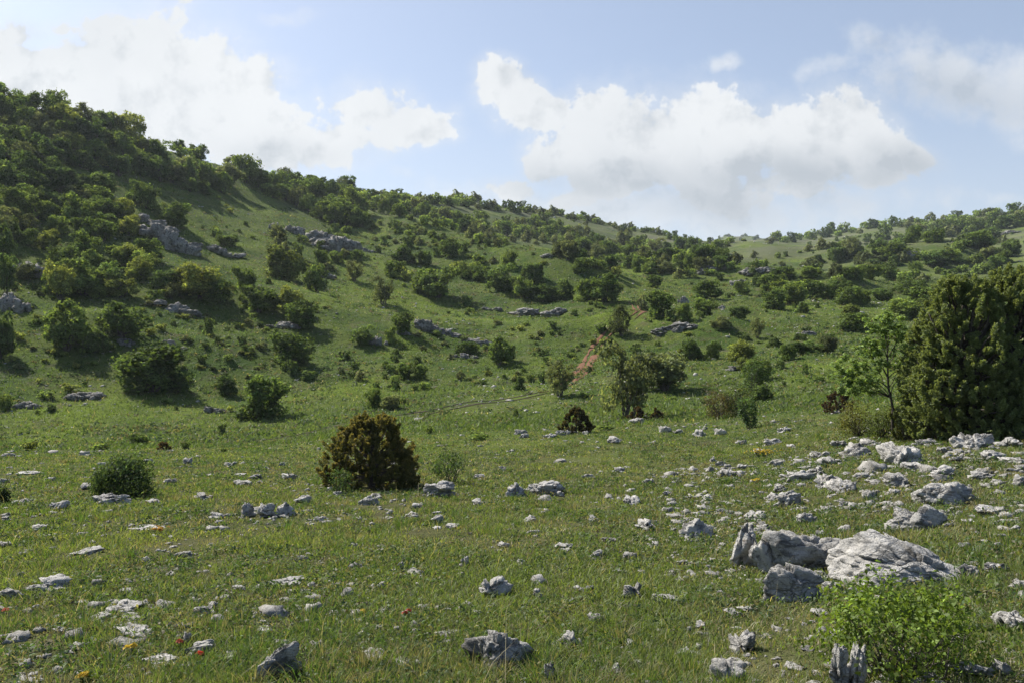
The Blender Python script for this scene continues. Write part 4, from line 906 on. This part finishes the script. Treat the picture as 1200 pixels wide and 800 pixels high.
# ------------------------------------------------------------------ light, sky, haze
sun = bpy.data.lights.new('sun', 'SUN'); sun.energy = 5.0; sun.angle = R(.5); sun.color = (1, .94, .83)
so = bpy.data.objects.new('sun', sun); COL.objects.link(so)
so.rotation_euler = (R(90 - SUN_EL), 0, math.pi - R(SUN_AZ)); so.location = (-60, 50, 120)

world = bpy.data.worlds.new('World'); scene.world = world; world.use_nodes = True
nt = world.node_tree; nt.nodes.clear()
sky = N(nt, 'ShaderNodeTexSky', sky_type='NISHITA'); sky.sun_disc = False; sky.sun_elevation = R(SUN_EL); sky.sun_rotation = R(SUN_AZ)
sky.altitude = 900; sky.air_density = .9; sky.dust_density = 2.5; sky.ozone_density = 1.2
tc = N(nt, 'ShaderNodeTexCoord'); sp = N(nt, 'ShaderNodeSeparateXYZ'); nt.links.new(tc.outputs['Generated'], sp.inputs[0])
yy = math_(nt, 'MAXIMUM', sp.outputs[1], .08)
u0 = math_(nt, 'DIVIDE', sp.outputs[0], yy); v0 = math_(nt, 'DIVIDE', sp.outputs[2], yy)
cmb = N(nt, 'ShaderNodeCombineXYZ'); nt.links.new(u0, cmb.inputs[0]); nt.links.new(v0, cmb.inputs[1])
nA = noise(nt, cmb.outputs[0], 13, 10, .6); nB = noise(nt, cmb.outputs[0], 4.1, 5, .55); nC = N(nt, 'ShaderNodeTexNoise')
nC.inputs['Scale'].default_value = 7; nC.inputs['Detail'].default_value = 6; nt.links.new(cmb.outputs[0], nC.inputs['Vector'])
sc_ = N(nt, 'ShaderNodeSeparateColor'); nt.links.new(nC.outputs['Color'], sc_.inputs[0])
u = math_(nt, 'ADD', u0, math_(nt, 'MULTIPLY', math_(nt, 'SUBTRACT', sc_.outputs[0], .5), .10))
v = math_(nt, 'ADD', v0, math_(nt, 'MULTIPLY', math_(nt, 'SUBTRACT', sc_.outputs[1], .5), .09))
def blob(px, py, rx, ry, amp):
    a = math_(nt, 'MULTIPLY', math_(nt, 'SUBTRACT', u, (px-600)/F), F/rx); b = math_(nt, 'MULTIPLY', math_(nt, 'SUBTRACT', v, (400-py)/F), F/ry)
    d = math_(nt, 'MULTIPLY_ADD', a, a, math_(nt, 'MULTIPLY', b, b))
    return math_(nt, 'MULTIPLY', math_(nt, 'EXPONENT', math_(nt, 'MULTIPLY', d, -.7)), amp)
def field(bl):
    s = None
    for b in bl:
        q = blob(*b); s = q if s is None else math_(nt, 'MAXIMUM', s, q)
    return s
white = field([(165,75,120,62,1.),(60,95,100,55,.95),(255,95,85,42,1.),(190,135,130,62,.9),(25,35,80,26,.65),(325,175,110,44,.82),(430,126,58,44,.78),(480,150,62,22,.8),(270,150,110,50,.9),(385,185,60,36,.66),(455,206,22,14,.5),
 (585,106,38,30,.95),(635,130,44,30,.95),(610,118,40,28,.95),(655,180,40,40,.8),(240,165,120,40,.75),(400,165,70,36,.75),(360,120,40,30,.5),(695,165,66,62,.98),(800,158,105,62,1.),(885,168,80,50,1.),(985,168,78,54,1.),(1042,195,50,30,.95),(740,205,110,34,.85),(860,222,130,34,.8),(605,224,46,22,.75),(665,238,48,18,.68)])
thin = field([(1140,95,110,46,.85),(960,86,45,22,.6),(1045,55,55,28,.55),(845,66,18,9,.6),(1160,232,50,12,.55),(330,8,50,14,.5),(780,248,260,34,.85),(620,240,120,30,.7),(1180,60,60,30,.4)])
dark = field([(950,208,140,26,1.),(850,236,190,30,.8),(715,214,110,24,.8),(1040,205,70,26,1.),(1130,112,90,24,.7),(330,185,60,18,.3)])  # shaded cloud undersides, painted as grey blobs in the cloud colour
nF = noise(nt, cmb.outputs[0], 40, 6, .6)
jit = math_(nt, 'MULTIPLY_ADD', math_(nt, 'SUBTRACT', nA, .5), 1.35, math_(nt, 'MULTIPLY', math_(nt, 'SUBTRACT', nF, .5), .42))
off = N(nt, 'ShaderNodeVectorMath', operation='ADD'); nt.links.new(cmb.outputs[0], off.inputs[0]); off.inputs[1].default_value = (-.016, .020, 0)
nL = noise(nt, off.outputs[0], 13, 10, .6)
relief_shade = math_(nt, 'MULTIPLY', math_(nt, 'SUBTRACT', nL, nA), 2.6)  # cloud self-shading painted into the colour, from noise sampled towards the sun
cov = math_(nt, 'MAXIMUM', ramp(nt, math_(nt, 'ADD', white, jit), .44, .60), ramp(nt, math_(nt, 'ADD', white, math_(nt, 'MULTIPLY', jit, .55)), .18, .70, 0, .42)); cov2 = ramp(nt, math_(nt, 'ADD', thin, math_(nt, 'MULTIPLY', jit, .9)), .2, .85, 0, .75)
front = ramp(nt, sp.outputs[1], .1, .25)
cover = math_(nt, 'MULTIPLY', math_(nt, 'MAXIMUM', cov, cov2), front)
CLW = 5.45
shade = math_(nt, 'ADD', math_(nt, 'MAXIMUM', relief_shade, 0), math_(nt, 'ADD', math_(nt, 'MULTIPLY', math_(nt, 'MULTIPLY', dark, .95), ramp(nt, nA, .25, .7, .7, 1.1)), ramp(nt, nB, .40, .66, 0, .22)))
ccol = mix(nt, shade, (CLW*.96, CLW*.985, CLW*1.01), (CLW*.57, CLW*.62, CLW*.68))
hz = math_(nt, 'MULTIPLY', ramp(nt, v0, 0, .4, .68, .30), ramp(nt, v0, .45, 1.1, 1, .12))
skyc = mix(nt, hz, sky.outputs[0], (CLW*.74, CLW*.80, CLW*.88))
fin = mix(nt, cover, skyc, ccol)
bgk = N(nt, 'ShaderNodeBackground'); bgk.inputs['Strength'].default_value = .1; nt.links.new(fin, bgk.inputs[0])
wo = N(nt, 'ShaderNodeOutputWorld'); nt.links.new(bgk.outputs[0], wo.inputs[0])

zlo, zhi = float(Z.min()) - 30, max(float(Z.max()), 200.) + 15
bx = [(-2500, -2500, zlo), (2500, -2500, zlo), (2500, 2500, zlo), (-2500, 2500, zlo), (-2500, -2500, zhi), (2500, -2500, zhi), (2500, 2500, zhi), (-2500, 2500, zhi)]
hm, hn = nt_mat('haze_air'); pv = N(hn, 'ShaderNodeVolumePrincipled'); pv.inputs['Color'].default_value = (.80, .90, 1, 1); pv.inputs['Density'].default_value = .00012; pv.inputs['Anisotropy'].default_value = .3
ho = N(hn, 'ShaderNodeOutputMaterial'); hn.links.new(pv.outputs[0], ho.inputs['Volume'])
tag(link('haze', build_mesh('haze', bx, [(0, 3, 2, 1), (4, 5, 6, 7), (0, 1, 5, 4), (1, 2, 6, 5), (2, 3, 7, 6), (3, 0, 4, 7)], mat=hm)), None, None, kind='stuff')

cam = bpy.data.cameras.new('camera'); co = bpy.data.objects.new('camera', cam); COL.objects.link(co)
cam.sensor_width = 36; cam.lens = 36 * F / 1200; cam.clip_end = 8000; cam.clip_start = .05
co.location = (0, 0, EYE); co.rotation_euler = (R(90), 0, 0); scene.camera = co

vs_ = scene.view_settings; vs_.view_transform = 'Standard'; vs_.look = 'None'; vs_.exposure = .74; vs_.gamma = 1; vs_.use_curve_mapping = False
scene.render.resolution_x, scene.render.resolution_y = 1024, 682
scene.cycles.max_bounces = 6; scene.cycles.diffuse_bounces = 3; scene.cycles.transmission_bounces = 3; scene.cycles.volume_bounces = 0; scene.cycles.transparent_max_bounces = 8
